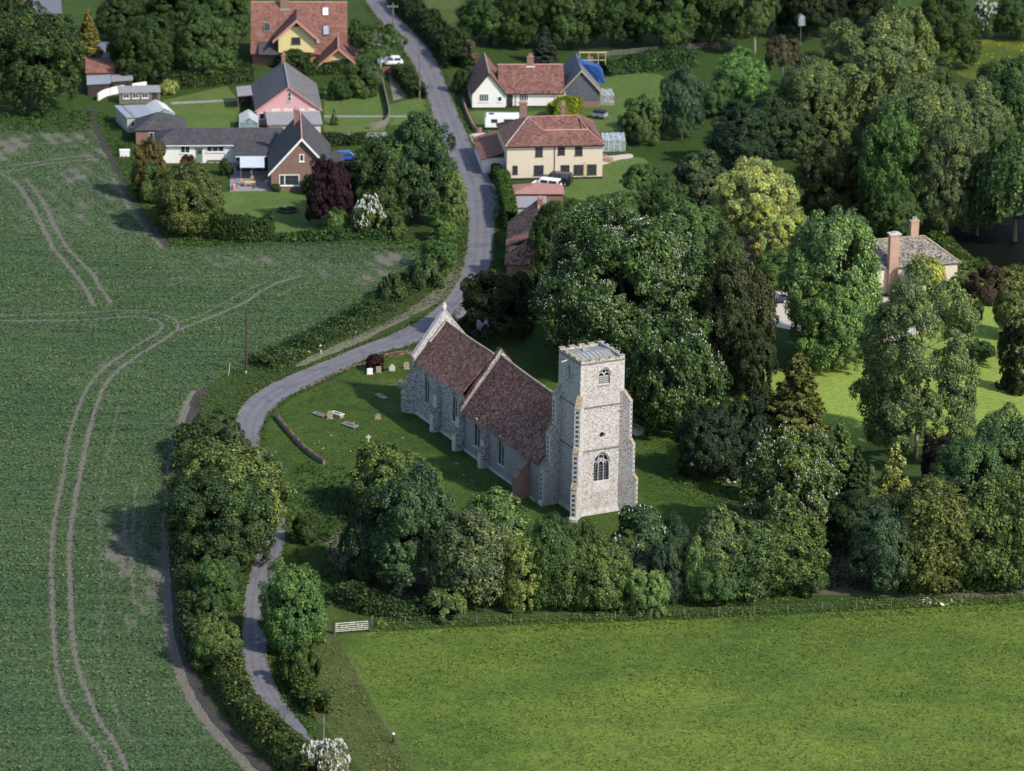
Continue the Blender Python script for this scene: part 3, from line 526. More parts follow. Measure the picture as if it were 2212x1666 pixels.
def tree(label, kind, u, top, base, wpx, c, group=None, cat='tree', name=None, var=None):
    _ti[0] += 1; rr = random.Random(_ti[0]*7+3); P_ = PR[kind]; W, H, cr, tk, bl = P_[(var if var is not None else _ti[0]) % len(P_)]
    if kind not in ('bush', 'white_bush', 'cone', 'column', 'fir', 'spruce', 'dome', 'poplar', 'airy'): base = base-.10*wpx
    s = S(base); Hm = (base-top)/(s*.955); Wm = wpx/s
    g = G(u, base); c = COL[c] if isinstance(c, str) else c
    c = (max(c[0], .60*c[1]), c[1], max(c[2], .33*c[1])); c = tuple(x*f*1.12 for x, f in zip((c[0]*1.12, c[1]*1.12, c[2]*1.08), (rr.uniform(.90, 1.04), rr.uniform(.95, 1.05), rr.uniform(.9, 1.1))))
    o = empty(name or ('shrub' if cat == 'shrub' else 'tree'), g, rr.uniform(0, 6.28), label, cat, group)
    o.scale = (Wm/W*.93, Wm/W*.93, Hm/H)
    k = link('crown', cr, o); k.color = c+(1,)
    if kind not in ('bush', 'white_bush') or top < 1200: link('trunk', tk, o)
    if bl is not None: link('blossom', bl, o)
    return o
def hedge(label, px, wm, hm, c, leaf=.28, name='hedge', cat='hedge', rough=.25, group=None, cover=3.6, mat='leaf', seed=0):
    rng = np.random.default_rng(seed+len(px)*13+int(px[0][0])); W_ = np.array(smooth_pts([G(*p)[:2] for p in px], False, 5)); d = np.linalg.norm(np.diff(W_, axis=0), axis=1); L = d.sum()
    n = int(L*(2*hm+wm)*cover/(leaf*leaf*.5)); t = rng.uniform(0, L, n); cd = np.r_[0, np.cumsum(d)]
    x = np.interp(t, cd, W_[:, 0]); y = np.interp(t, cd, W_[:, 1]); i = np.clip(np.searchsorted(cd, t)-1, 0, len(d)-1); dr = (W_[i+1]-W_[i])/d[i][:, None]; q = np.c_[-dr[:, 1], dr[:, 0]]
    ph = rng.uniform(0, 6.28, 8); fr = rng.uniform(.15, 1.6, 8); nz = sum(np.sin(t*f+p)/(.5+f) for f, p in zip(fr, ph)); nz = nz/nz.std(); hh = hm*(1+rough*nz*.6); ww = wm*(1+rough*np.roll(nz, 7)*.5)
    s = rng.uniform(0, 2*hm+wm, n); top = (s > hm) & (s < hm+wm); lat = np.where(top, (s-hm)/wm-.5, np.where(s <= hm, -.5, .5)); z = np.where(top, 1, np.where(s <= hm, s/hm, (2*hm+wm-s)/hm))
    rd = 1-.25*rough*np.clip(z-.6, 0, 1)/.4*4*.5; lat = lat*np.where(top, 1, rd)
    j = rng.normal(size=(n, 3))*.11*(1+2*rough)
    bl = np.sin(t*2.1+z*3+lat*4)*np.sin(t*.9+lat*7+1)*rough*.5
    pos = np.c_[x+q[:, 0]*lat*ww*(1+bl*.4), y+q[:, 1]*lat*ww*(1+bl*.4), z*hh*(1+bl*.3)]+j; pos[:, 2] = np.maximum(pos[:, 2], .04)
    nr = np.c_[q*np.sign(lat)[:, None]*np.where(top, .15, 1)[:, None], np.where(top, 1.0, .35)]+rng.normal(size=(n, 3))*.45
    me = leaf_mesh(name, pos, nr, leaf, rng, M[mat], .5+.5*np.sin(t*1.7+lat*3)*rng.uniform(.4, 1, n)); o = link(name, me); o.color = tuple(COL[c] if isinstance(c, str) else c)+(1,)
    return tag(o, label, cat, group)
def scatter(name, label, px, dens, leaf, hmax, c, mat='blade', seed=1, patch=.25, stretch=1.3):
    rng = np.random.default_rng(seed); pts = np.array([G(u, v)[:2] for u, v in px]); lo, hi = pts.min(0), pts.max(0); n = int((hi-lo).prod()*dens)
    X = rng.uniform(lo[0], hi[0], n); Y = rng.uniform(lo[1], hi[1], n); ins = point_in(px, X, Y); X, Y = X[ins], Y[ins]
    nz = np.sin(X*.7+seed)*np.sin(Y*.5+seed*2)+np.sin(X*1.9+Y*1.3)*.6+np.sin(X*.23-Y*.31)*.8; nz = (nz-nz.min())/(np.ptp(nz)+1e-6)
    kp = rng.uniform(size=len(X)) < (patch+nz); X, Y, nz = X[kp], Y[kp], nz[kp]; n = len(X)
    Z = rng.uniform(.05, 1, n)*hmax*(.25+nz); nr = np.c_[rng.normal(size=(n, 2))*.6, np.full(n, .8)]
    me = leaf_mesh(name, np.c_[X, Y, Z], nr, leaf, rng, M[mat], nz, stretch); o = link(name, me); o.color = tuple(COL[c] if isinstance(c, str) else c)+(1,)
    return tag(o, label, None, kind='stuff')

# ------------------------------------------------------------------ buildings
class Bld:
    def __init__(s, name, label, cat, u, v, yaw, group=None):
        s.o = G(u, v); s.a = rad(yaw); s.root = empty(name, s.o, s.a, label, cat, group); s.cx = np.array([math.cos(s.a), math.sin(s.a), 0]); s.cy = np.array([-math.sin(s.a), math.cos(s.a), 0])
    def loc(s, p): d = np.array(p)-s.o; return np.array([d@s.cx, d@s.cy, d[2]])
    def onz(s, u, v, z): return s.loc(G(u, v, z))
    def ony(s, u, v, y):
        g = G(u, v); d = g-Cv; t = (y-(Cv-s.o)@s.cy)/(d@s.cy); return s.loc(Cv+d*t)
    def gable_walls(s, x0, x1, y0, y1, ze, zr, m, name='wall', axis='y', xr=None, ze2=None, t=0.0):
        mb = MB(); ze2 = ze if ze2 is None else ze2
        if axis == 'y':                          # ridge runs along y, gables face the front
            xr = (x0+x1)/2 if xr is None else xr
            mb.prism([(x0, y0, 0), (x1, y0, 0), (x1, y0, ze2), (xr, y0, zr-.12), (x0, y0, ze)], (0, y1-y0, 0))
        else:
            yr = (y0+y1)/2 if xr is None else xr
            mb.prism([(x0, y0, 0), (x0, y1, 0), (x0, y1, ze2), (x0, yr, zr-.12), (x0, y0, ze)], (x1-x0, 0, 0))
        return mb.build(name, m, s.root)
    def gable_roof(s, x0, x1, y0, y1, ze, zr, m, ov=.35, axis='y', xr=None, ze2=None, t=.14, name='roof', ridge=None):
        mb = MB(); ze2 = ze if ze2 is None else ze2
        if axis == 'y':
            xr = (x0+x1)/2 if xr is None else xr; k1 = (zr-ze)/(xr-x0); k2 = (zr-ze2)/(x1-xr); a, b = y0-ov, y1+ov
            mb.slab([(x0-ov, a, ze-k1*ov), (xr, a, zr), (xr, b, zr), (x0-ov, b, ze-k1*ov)], t); mb.slab([(x1+ov, a, ze2-k2*ov), (x1+ov, b, ze2-k2*ov), (xr+.001, b, zr), (xr+.001, a, zr)], t)
            rp = [(xr, a, zr+.02), (xr, b, zr+.02)]
        else:
            yr = (y0+y1)/2 if xr is None else xr; k1 = (zr-ze)/(yr-y0); k2 = (zr-ze2)/(y1-yr); a, b = x0-ov, x1+ov
            mb.slab([(a, y0-ov, ze-k1*ov), (b, y0-ov, ze-k1*ov), (b, yr, zr), (a, yr, zr)], t); mb.slab([(a, y1+ov, ze2-k2*ov), (a, yr+.001, zr), (b, yr+.001, zr), (b, y1+ov, ze2-k2*ov)], t)
            rp = [(a, yr, zr+.02), (b, yr, zr+.02)]
        o = mb.build(name, m, s.root)
        if ridge: MB().tube(rp, [.11, .11], 6).build('ridge_tiles', ridge, o)
        return o
    def barge(s, x0, x1, y, ze, zr, m, w=.28, xr=None, ze2=None, d=.06, ov=.35):
        xr = (x0+x1)/2 if xr is None else xr; ze2 = ze if ze2 is None else ze2; k1 = (zr-ze)/(xr-x0); k2 = (zr-ze2)/(x1-xr); mb = MB()
        mb.prism([(x0-ov, y, ze-k1*ov+.03), (xr, y, zr+.03), (xr, y, zr+.03-w*1.3), (x0-ov, y, ze-k1*ov-w)], (0, -d, 0)); mb.prism([(x1+ov, y, ze2-k2*ov+.03), (x1+ov, y, ze2-k2*ov-w), (xr+.001, y, zr+.03-w*1.3), (xr+.001, y, zr+.03)], (0, -d, 0))
        return mb.build('barge_board', m, s.root)
    def box(s, name, m, *a, parent=None): return MB().box(*a).build(name, m, parent or s.root)
    def window(s, x0, x1, z0, z1, y, frame='paint', cols=2, rows=1, fw=.07, parent=None, sill=True, glass='glass'):
        mb = MB(); d = .05
        mb.box(x0, x1, y-d, y+.04, z0, z0+fw); mb.box(x0, x1, y-d, y+.04, z1-fw, z1); mb.box(x0, x0+fw, y-d, y+.04, z0+fw, z1-fw); mb.box(x1-fw, x1, y-d, y+.04, z0+fw, z1-fw)
        for i in range(1, cols): xx = x0+(x1-x0)*i/cols; mb.box(xx-fw*.4, xx+fw*.4, y-d+.01, y+.03, z0+fw, z1-fw)
        for i in range(1, rows): zz = z0+(z1-z0)*i/rows; mb.box(x0+fw, x1-fw, y-d+.013, y+.03, zz-fw*.35, zz+fw*.35)
        f = mb.build('window', M[frame], parent or s.root); MB().box(x0+fw*.5, x1-fw*.5, y-.018, y+.02, z0+fw*.5, z1-fw*.5).build('pane', M[glass], f)
        if sill: MB().box(x0-.08, x1+.08, y-.12, y+.02, z0-.09, z0-.004).build('sill', M[frame], f)
        return f
    def winpx(s, u0, v0, u1, v1, y, **k):
        a = s.ony(u0, v1, y); b = s.ony(u1, v0, y); return s.window(a[0], b[0], a[2], b[2], y, **k)
    def chimney(s, x, y, z0, z1, wx=.6, wy=.6, m='brick', pots=2, potm='terra'):
        c = MB().box(x-wx/2, x+wx/2, y-wy/2, y+wy/2, z0, z1-.18).box(x-wx/2-.06, x+wx/2+.06, y-wy/2-.06, y+wy/2+.06, z1-.18, z1).build('chimney', M[m], s.root)
        for i in range(pots):
            px_ = x+(i-(pots-1)/2)*.34; MB().tube([(px_, y, z1-.01), (px_, y, z1+.22), (px_, y, z1+.45)], [.14, .11, .13], 8).build('chimney_pot', M[potm], c)
        return c
    def door(s, x0, x1, z0, z1, y, m='black', surround=None):
        f = MB().box(x0, x1, y-.06, y+.02, z0, z1).build('door', M[m], s.root); MB().box(x0+.15, x1-.15, y-.075, y-.05, z0+(z1-z0)*.62, z1-.2).build('door_pane', M['glass'], f); MB().box(x1-.18, x1-.1, y-.1, y-.055, z0+(z1-z0)*.45, z0+(z1-z0)*.45+.12).build('handle', M['alloy'], f)
        if surround: MB().box(x0-.1, x1+.1, y-.14, y+.02, z1+.003, z1+.14).build('lintel', M[surround], f)
        return f
    def rooflight(s, u0, v0, u1, v1, plane, m='glass', frame='wood'):
        # plane: (p0, normal) in local coords
        p0, nn = [np.array(a, float) for a in plane]; nn = nn/np.linalg.norm(nn); q = []
        Cl = s.loc(Cv)
        for u, v in ((u0, v1), (u1, v1), (u1, v0), (u0, v0)):
            g = s.loc(G(u, v)); d = g-Cl; t = ((p0-Cl)@nn)/(d@nn); q.append(Cl+d*t)
        q = [x+nn*.10 for x in q]; c = sum(q)/4
        o = MB().prism([tuple(x) for x in q], tuple(-nn*.12)).build('rooflight', M[frame], s.root); MB().prism([tuple(c+(x-c)*.78+nn*.015) for x in q], tuple(-nn*.03)).build('pane', M[m], o); return o
    def pipe(s, x, y, z0, z1, m='black', r=.05): return MB().tube([(x, y-.07, z0), (x, y-.07, z1)], [r, r], 6).build('downpipe', M[m], s.root)
    def gutter(s, x0, x1, y, z, m='black'): return MB().box(x0, x1, y-.12, y, z, z+.11).build('gutter', M[m], s.root)

def hipped(mb, FL, FR, BR, BL, P1, P2, t=.12):
    mb.slab([FL, FR, P2, P1], t); mb.slab([BR, BL, P1, P2], t); mb.slab([FR, BR, P2], t); mb.slab([BL, FL, P1], t); return mb

# --- far yellow house with the big red roof
A = Bld('house', 'large house with long red pantile roof and pale yellow front gable, farthest up the lane', 'house', 546, 141, 3)
MB().prism([(0, 0, 0), (0, 0, 2.3), (0, 6.6, 9.0), (0, 13, 2.3), (0, 13, 0)], (15.4, 0, 0)).build('wall', M['brick'], A.root)
A.gable_roof(0, 15.4, 0, 13.2, 2.3, 9.15, M['orangetile'], .35, 'x', xr=6.6, ridge=M['terra'])
MB().box(4.3, 10.2, -1.3, 3, 2.5, 5.0).prism([(4.3, -1.3, 5.0), (10.2, -1.3, 5.0), (8.6, -1.3, 6.6), (7.25, -1.3, 7.6), (5.9, -1.3, 6.6)], (0, 4, 0)).build('gable_wall', M['yellow'], A.root)
MB().box(4.6, 9.8, -.6, 3, 0, 2.5).build('ground_floor_wall', M['ochre'], A.root)
A.gable_roof(3.6, 11.0, -1.9, 5.2, 4.9, 8.3, M['redtile'], .25, 'y', name='gable_roof'); A.barge(3.6, 11.0, -2.16, 4.9, 8.3, M['terra'], .42, ov=.25)
MB().prism([(6.6, -1.33, 6.9), (8.0, -1.33, 6.9), (7.3, -1.33, 7.5)], (0, .06, 0)).build('gable_vent', M['dark'], A.root)
A.winpx(630, 81, 649, 95, -1.33, frame='darkwood', cols=3, rows=2, fw=.1)
MB().box(11.4, 17.0, -5.6, 2, 0, 1.9).prism([(11.4, -5.6, 1.9), (17.0, -5.6, 1.9), (14.2, -5.6, 4.0)], (0, 7, 0)).build('wing_wall', M['ochre'], A.root)
A.gable_roof(10.9, 17.4, -6.0, 3.2, 1.7, 4.5, M['redtile'], .3, 'y', name='wing_roof', ridge=M['terra']); A.barge(10.9, 17.4, -6.32, 1.7, 4.5, M['terra'], .3, ov=.3)
A.winpx(720, 127.5, 738, 143, -5.63, frame='paint', cols=3, rows=2, fw=.09)
pl = ((0, 0, 2.45), (0, -6.75, 6.6))
A.rooflight(570, 49, 584, 69, pl, 'glass', 'wood'); A.rooflight(696, 16, 710, 35, pl, 'paint', 'wood'); A.rooflight(697, 54, 712, 78, pl, 'sheet', 'slate'); A.rooflight(683, 86, 694, 95, pl, 'sheet', 'slate')
MB().slab([(1.0, -1.6, 2.2), (4.4, -1.6, 2.2), (4.4, 1.2, 3.75), (1.0, 1.2, 3.75)], .12).build('lean_to_roof', M['slate'], A.root)
A.chimney(5.3, 6.2, 7.8, 10.6, 1.5, .9, pots=3); A.box('chimney_flashing', M['lead'], 4.45, 6.1, 5.45, 5.74, 8.0, 8.25)
# --- pink bungalow
B = Bld('bungalow', 'pink rendered bungalow with grey tiled roof and a small gable window', 'house', 555, 271, 6)
B.gable_walls(0, 10, 0, 16, 2.6, 6.2, M['pink']); rf = B.gable_roof(0, 10, 0, 16, 2.6, 6.25, M['greytile'], .3, 'y', ridge=M['asbestos'])
B.barge(0, 10, -.30, 2.6, 6.25, M['terra'], .16, ov=.3); B.winpx(621, 199, 629.5, 219, 0, frame='stone', cols=1, rows=2, fw=.12)
B.box('extension_wall', M['cream'], 1.6, 9.6, -7.6, 0, 0, 2.1); B.box('extension_roof', M['asbestos'], 1.3, 9.9, -7.9, -.05, 2.1, 2.28)
for i in range(4): B.window(2.4+i*1.9, 3.6+i*1.9, 2.35, 2.62, -.02, cols=1, sill=False, glass='ghglass')
B.chimney(4.9, 15, 5.6, 7.6, .6, .6, pots=1); B.box('roof_flashing', M['stone'], 1.3, 9.9, -.35, -.06, 2.285, 2.34)
B.window(.3, 1.2, 1.0, 2.0, 0, cols=1)
p = Bld('garden_shelter', 'lean-to shelter with grey slatted roof beside the pink bungalow', 'shelter', 513, 238, 6)
MB().slab([(0, 0, 2.3), (2.4, 0, 2.5), (2.4, 5.2, 2.7), (0, 5.2, 2.5)], .1).build('roof', M['asbestos'], p.root)
for x, y in ((.1, .1), (2.3, .1), (.1, 5), (2.3, 5)): MB().box(x-.06, x+.06, y-.06, y+.06, 0, 2.3).build('post', M['wood'], p.root)
MB().box(.3, 2.2, 3.5, 4.8, 0, 1.3).build('cupboard', M['darkwood'], p.root)
# --- brick gable house with its white wing
Cb = Bld('chalet_house', 'brick house with steep dark roof, white barge boards and a long white wing', 'house', 586, 413, 4)
Cb.gable_walls(0, 8.6, 0, 14.2, 3.2, 8.1, M['brick'], xr=4.55, ze2=3.7)
Cb.gable_roof(0, 8.6, 0, 14.2, 3.2, 8.25, M['slate'], .45, 'y', xr=4.55, ze2=3.75, name='left_roof', ridge=M['terra']); Cb.barge(0, 8.6, -.46, 3.2, 8.25, M['paint'], .34, xr=4.55, ze2=3.75, ov=.45)
Cb.winpx(603, 377, 647, 401.5, 0, cols=1, fw=.13); a_ = Cb.ony(614, 400, -.03); Cb.box('mullion', M['paint'], a_[0], a_[0]+.14, -.06, -.02, a_[2]+.05, a_[2]+1.6)
Cb.winpx(646.5, 333, 657, 349.5, 0, cols=1, fw=.14)
Cb.chimney(3.95, 10.6, 7.2, 9.6, .8, .8, pots=2)
MB().box(-17.2, 1.0, 15.6, 22.5, 0, 3.0).build('wing_wall', M['white'], Cb.root)
mb = MB(); hipped(mb, (-17.7, 15.2, 2.95), (2.2, 15.2, 2.95), (2.2, 22.9, 2.95), (-17.7, 22.9, 2.95), (-14.6, 19.0, 4.6), (2.0, 19.0, 4.6)); mb.build('wing_roof', M['slate'], Cb.root)
Cb.gutter(-17.6, -5.2, 15.2, 2.78, 'paint')
for q in ((390, 315, 410.5, 331), (446, 316, 484, 328.5)): Cb.winpx(*q, 15.58, cols=2 if q[0] < 400 else 3, fw=.09)
a_ = Cb.ony(424, 348.5, 15.6); Cb.door(a_[0], a_[0]+.95, .15, 2.2, 15.58, 'green', 'slate'); Cb.pipe(-6.9, 15.6, 0, 2.8, 'paint')
MB().slab([(-5.3, 10.6, 2.45), (-.2, 10.6, 2.45), (-.2, 15.3, 3.2), (-5.3, 15.3, 3.2)], .12).box(-5.1, -.35, 11.0, 15.5, 0, 2.3).build('link_roof', M['slate'], Cb.root)
Cb.gutter(-5.3, -.2, 10.6, 2.3, 'paint')
cn = MB().slab([(-4.6, 5.2, 2.2), (-.95, 5.2, 2.2), (-.95, 9.8, 2.55), (-4.6, 9.8, 2.55)], .06).build('canopy', M['awning'], Cb.root)
for x in (-4.5, -1.1): MB().box(x-.05, x+.05, 5.3, 5.4, 0, 2.16).build('canopy_post', M['wood'], Cb.root)
MB().slab([(8.9, 3.4, 2.9), (11.0, 3.4, 2.9), (11.0, 8.6, 3.6), (8.9, 8.6, 3.6)], .12).build('porch_roof', M['slate'], Cb.root); Cb.box('porch_wall', M['white'], 9.2, 10.8, 3.7, 8.4, 0, 2.75)
gr = Bld('garage', 'garage with low dark pyramid roof behind the white wing', 'garage', 294, 312, 4)
gr.box('wall', M['brick'], 0, 7.2, 0, 6.5, 0, 2.3); mb = MB(); hipped(mb, (-.3, -.3, 2.3), (7.6, -.3, 2.3), (7.6, 6.8, 2.3), (-.3, 6.8, 2.3), (3.3, 3.2, 4.3), (4.0, 3.2, 4.3)); mb.build('roof', M['slate'], gr.root); gr.window(2, 3.4, .9, 1.9, 0)
# --- white cottage with red roof and the unfinished grey wing
E = Bld('cottage', 'long white cottage with red tiled roof and an unfinished slate-hung wing', 'house', 1020, 236, 4)
E.gable_walls(0, 5.3, 0, 12.5, 2.7, 5.75, M['white']); E.gable_roof(0, 5.3, 0, 12.5, 2.7, 5.95, M['redtile'], .3, 'y', name='gable_roof', ridge=M['lead']); E.barge(0, 5.3, -.31, 2.7, 5.95, M['black'], .12, ov=.3)
E.box('wall', M['white'], 5.3, 15.0, .9, 9, 0, 2.6); E.gable_roof(4.6, 14.6, .9, 9.2, 2.6, 6.0, M['redtile'], .3, 'x', xr=5.1, name='roof', ridge=M['terra']); E.gutter(5.6, 13.8, .55, 2.25)
E.box('plinth', M['black'], -.04, 5.34, -.03, .5, 0, .28); E.box('plinth', M['black'], 5.3, 13.8, .87, 1.2, 0, .28)
E.winpx(1035, 202.5, 1056, 220, 0, cols=4, fw=.09); E.winpx(1074, 208, 1085, 220, 0, cols=1, fw=.12); E.winpx(1121, 203, 1142, 219, .9, cols=4, fw=.1)
E.door(5.55, 6.55, .1, 2.3, .88, 'black'); E.pipe(7.0, .9, 0, 2.4)
E.chimney(9.6, 5.3, 5.4, 7.3, 1.1, .7, pots=2); E.box('chimney_flashing', M['paint'], 8.9, 10.3, 4.7, 4.9, 5.6, 5.8)
E.gable_walls(14.4, 20.6, 1.0, 12.5, 2.7, 5.9, M['newslate'], 'slate_hung_wall'); E.gable_roof(14.4, 20.6, 1.0, 12.5, 2.7, 6.1, M['newslate'], .3, 'y', name='wing_roof')
E.barge(14.4, 20.6, .69, 2.7, 6.1, M['newwood'], .14, ov=.3); E.box('wing_plinth', M['brick'], 14.35, 20.65, .94, 1.4, 0, .9); E.box('boarded_panel', M['newwood'], 13.2, 14.35, .84, .92, .9, 2.5)
MB().slab([(17.7, 6.8, 6.05), (17.9, 10.3, 6.0), (21.4, 10.6, 2.55), (21.3, 6.2, 2.5), (19.6, 6.9, 4.2)], .1).prism([(18.4, 7.2, 5.5), (19.4, 7.0, 5.4), (20.9, 6.9, 4.9), (21.6, 7.1, 4.1), (22.0, 7.0, 2.4), (21.2, 7.2, 2.3), (20.5, 7.1, 3.6)], (.1, 3.0, -.1)).build('tarpaulin', M['tarp'], E.root)
E.chimney(19.9, 12.9, 2.7, 5.2, 1.0, .8, pots=0)
fs = MB()
for x in (18.2, 19.7, 21.2, 22.4): fs.bar((x, 12.2, 4.1), (x, 12.2, 6.2), .09)
fs.bar((18.0, 12.15, 6.2), (22.6, 12.15, 6.2), .12, .16); fs.bar((18.2, 12.15, 4.9), (22.4, 12.15, 4.9), .09); fs.build('scaffold', M['newwood'], E.root)
E.box('flint_lean_to', M['flintgrey'], 20.65, 23.0, 2.2, 6.5, 0, 1.6)
# --- cream farmhouse
F = Bld('farmhouse', 'two storey cream farmhouse with red hipped roof and brown windows', 'house', 1094.5, 389.5, 6.8)
F.box('wall', M['cream'], 0, 14.5, 0, 12.3, 0, 5.35); F.box('plinth', M['black'], -.03, 14.53, -.03, 12.33, 0, .3)
FL_, FR_, BR_, BL_ = (-.3, -.3, 5.3), (14.8, -.3, 5.3), (14.8, 12.6, 5.3), (-.3, 12.6, 5.3)
P1, P2, Q1, Q2 = (3.9, 6.4, 8.0), (11.5, 6.9, 8.0), (5.7, 2.5, 6.95), (12.5, 2.5, 6.95); V1, V2 = (5.5, 4.2, 6.5), (12.2, 4.2, 6.5)
mb = MB(); t_ = .13
for q in ([FL_, P1, BL_], [FL_, Q1, P1], [FL_, FR_, Q2, Q1], [Q1, Q2, V2, V1], [V1, V2, P2, P1], [Q1, V1, P1], [FR_, P2, V2], [FR_, V2, Q2], [FR_, BR_, P2], [BR_, BL_, P1, P2]): mb.poly(q)
F_ = mb.build('roof', M['redtile'], F.root); sm = F_.modifiers.new('thick', 'SOLIDIFY'); sm.thickness = .12; sm.offset = -1
for a_, b_, mm in ((FL_, P1, 'stone'), (P1, P2, 'terra'), (Q1, Q2, 'terra'), (FR_, Q2, 'terra'), (P2, BR_, 'terra'), (P1, Q1, 'lead'), (P2, Q2, 'terra')): MB().tube([tuple(np.array(a_)+[0, 0, .03]), tuple(np.array(b_)+[0, 0, .03])], [.12, .12], 6).build('ridge_tiles', M[mm], F_)
F.gutter(-.3, 14.8, -.3, 5.12)
for q, c_ in (((1156.5, 319, 1172.5, 338), 2), ((1205, 318, 1220.5, 334), 2), ((1242, 317, 1258.5, 335.5), 2), ((1107, 358, 1118.5, 376), 2), ((1153, 357, 1174.5, 378.5), 3), ((1211, 356.5, 1230.5, 378), 2), ((1239, 356, 1260, 377.5), 3), ((1268, 355, 1289, 377), 3)):
    F.winpx(*q, 0, frame='darkwood', cols=c_, rows=2, fw=.10)
F.pipe(F.ony(1198, 350, 0)[0], 0, .1, 5.2); tr_ = F.ony(1264, 380, 0)[0]; F.box('trellis', M['newwood'], tr_-.25, tr_+.2, -.06, -.01, .4, 2.6)
F.chimney(3.3, 8.0, 6.4, 9.9, 1.1, .8, pots=3); F.chimney(9.4, 8.4, 7.0, 9.3, .6, .6, pots=1)
F.box('lean_to_wall', M['white'], -3.2, 0, 3.8, 15.5, 0, 2.4); MB().slab([(-3.6, 3.5, 2.3), (.02, 3.5, 3.4), (.02, 16, 3.4), (-3.6, 16, 2.3)], .13).build('lean_to_roof', M['orangetile'], F.root)
# --- cottage by the lane
Gc = Bld('roadside_cottage', 'old cottage with mottled red pantile roof beside the lane, half hidden by the chestnut', 'house', 1094, 606, -1)
Gc.box('wall', M['brick'], 0, 8.2, 0, 20, 0, 2.5)
mb = MB(); hipped(mb, (-.3, -.5, 2.5), (8.5, -.5, 2.5), (8.5, 20.2, 2.5), (-.3, 20.2, 2.5), (4.1, 3.6, 6.1), (4.1, 20.0, 6.1)); r_ = mb.build('roof', M['oldtile'], Gc.root)
MB().tube([(4.1, 3.6, 6.15), (4.1, 20, 6.15)], [.13, .13], 6).build('ridge_tiles', M['terra'], r_)
MB().box(.15, 2.3, 3.6, 6.4, 2.6, 4.0).build('dormer', M['ochre'], Gc.root); MB().slab([(-.25, 3.3, 3.95), (-.25, 6.7, 3.95), (2.9, 6.7, 5.2), (2.9, 3.3, 5.2)], .12).build('dormer_roof', M['orangetile'], Gc.root)
Gc.window(.55, 1.6, 2.9, 3.6, 3.58, frame='paint', cols=1, sill=False)
Gc.chimney(4.3, 8.5, 5.4, 7.2, .8, .8, 'brick', 1); Gc.chimney(4.3, 16.5, 5.4, 7.1, .7, .7, 'brick', 1)
MB().prism([(4.9, 8.4, 5.3), (8.9, 8.4, 3.6), (8.9, 8.4, 2.5), (4.9, 8.4, 2.5)], (0, 5, 0)).build('rear_wing', M['brick'], Gc.root)
bn = Bld('outbuilding', 'low outbuilding with faded red corrugated roof behind the trimmed hedge', 'outbuilding', 1104, 442, 3)
bn.box('wall', M['brick'], 0, 7.6, 0, 4.2, 0, 1.7); mb = MB(); hipped(mb, (-.3, -.3, 1.7), (7.9, -.3, 1.7), (7.9, 4.5, 1.7), (-.3, 4.5, 1.7), (3.7, 2.0, 2.7), (4.2, 2.3, 2.7)); mb.build('roof', M['redsheet'], bn.root)
bn2 = Bld('outbuilding', 'grey flat-roofed outbuilding between the red corrugated roof and the cottage', 'outbuilding', 1112, 472, 3)
bn2.box('wall', M['blocks'], 0, 4.6, 0, 4.4, 0, 1.7); MB().slab([(-.2, -.2, 1.75), (4.8, -.2, 1.75), (4.8, 4.6, 2.05), (-.2, 4.6, 2.05)], .1).build('roof', M['asbestos'], bn2.root)
# --- house among the trees on the right
H = Bld('hall_house', 'cream house with weathered pantile hipped roof and two tall brick chimneys', 'house', 2066, 622, 17)
H.box('wall', M['cream'], -17.5, 0, 0, 7.2, 0, 3.75)
mb = MB(); hipped(mb, (-17.9, -.35, 3.7), (.35, -.35, 3.7), (.35, 7.5, 3.7), (-17.9, 7.5, 3.7), (-14.2, 3.6, 6.7), (-3.7, 3.6, 6.7)); r_ = mb.build('roof', M['bluetile'], H.root)
for a_, b_ in (((-14.2, 3.6, 6.73), (-3.7, 3.6, 6.73)), ((-3.7, 3.6, 6.73), (.35, -.35, 3.73)), ((-3.7, 3.6, 6.73), (.35, 7.5, 3.73))): MB().tube([a_, b_], [.14, .14], 6).build('ridge_tiles', M['lichen'], r_)
c1 = H.ony(1929, 565, -.2); H.chimney(c1[0], -.2, 0, c1[2]+3.9, 1.35, .9, 'brightbrick', 2, 'stone'); H.box('chimney_cap', M['stone'], c1[0]-.82, c1[0]+.82, -.8, .4, c1[2]+3.9, c1[2]+4.1)
c2 = H.ony(1973, 520, 4.4); H.chimney(c2[0], 4.4, 5.5, c2[2]+3.0, 1.15, .8, 'brightbrick', 2, 'stone')
H.window(-6, -4.8, 1.0, 2.5, 0, cols=2, rows=2)
g_ = MB().prism([(-21.5, 3, 0), (-16.2, 3, 0), (-16.2, 3, 4.6), (-18.8, 3, 8.3), (-21.5, 3, 4.6)], (0, 6, 0)).build('gable_wall', M['blocks'], H.root)
H.gable_roof(-21.5, -16.2, 3, 9, 4.6, 8.5, M['greytile'], .3, 'y', name='gable_roof')
cw = Bld('cottage', 'small cream cottage with old red roof under the yellow-green tree', 'house', 1604, 592, 18)
cw.box('wall', M['cream'], 0, 6.2, 0, 5, 0, 2.6); cw.gable_roof(0, 6.2, 0, 5, 2.6, 4.7, M['oldtile'], .3, 'x', name='roof'); cw.window(3.6, 4.6, .9, 1.9, 0, cols=2); cw.window(1.2, 2.0, .9, 1.9, 0, cols=1)
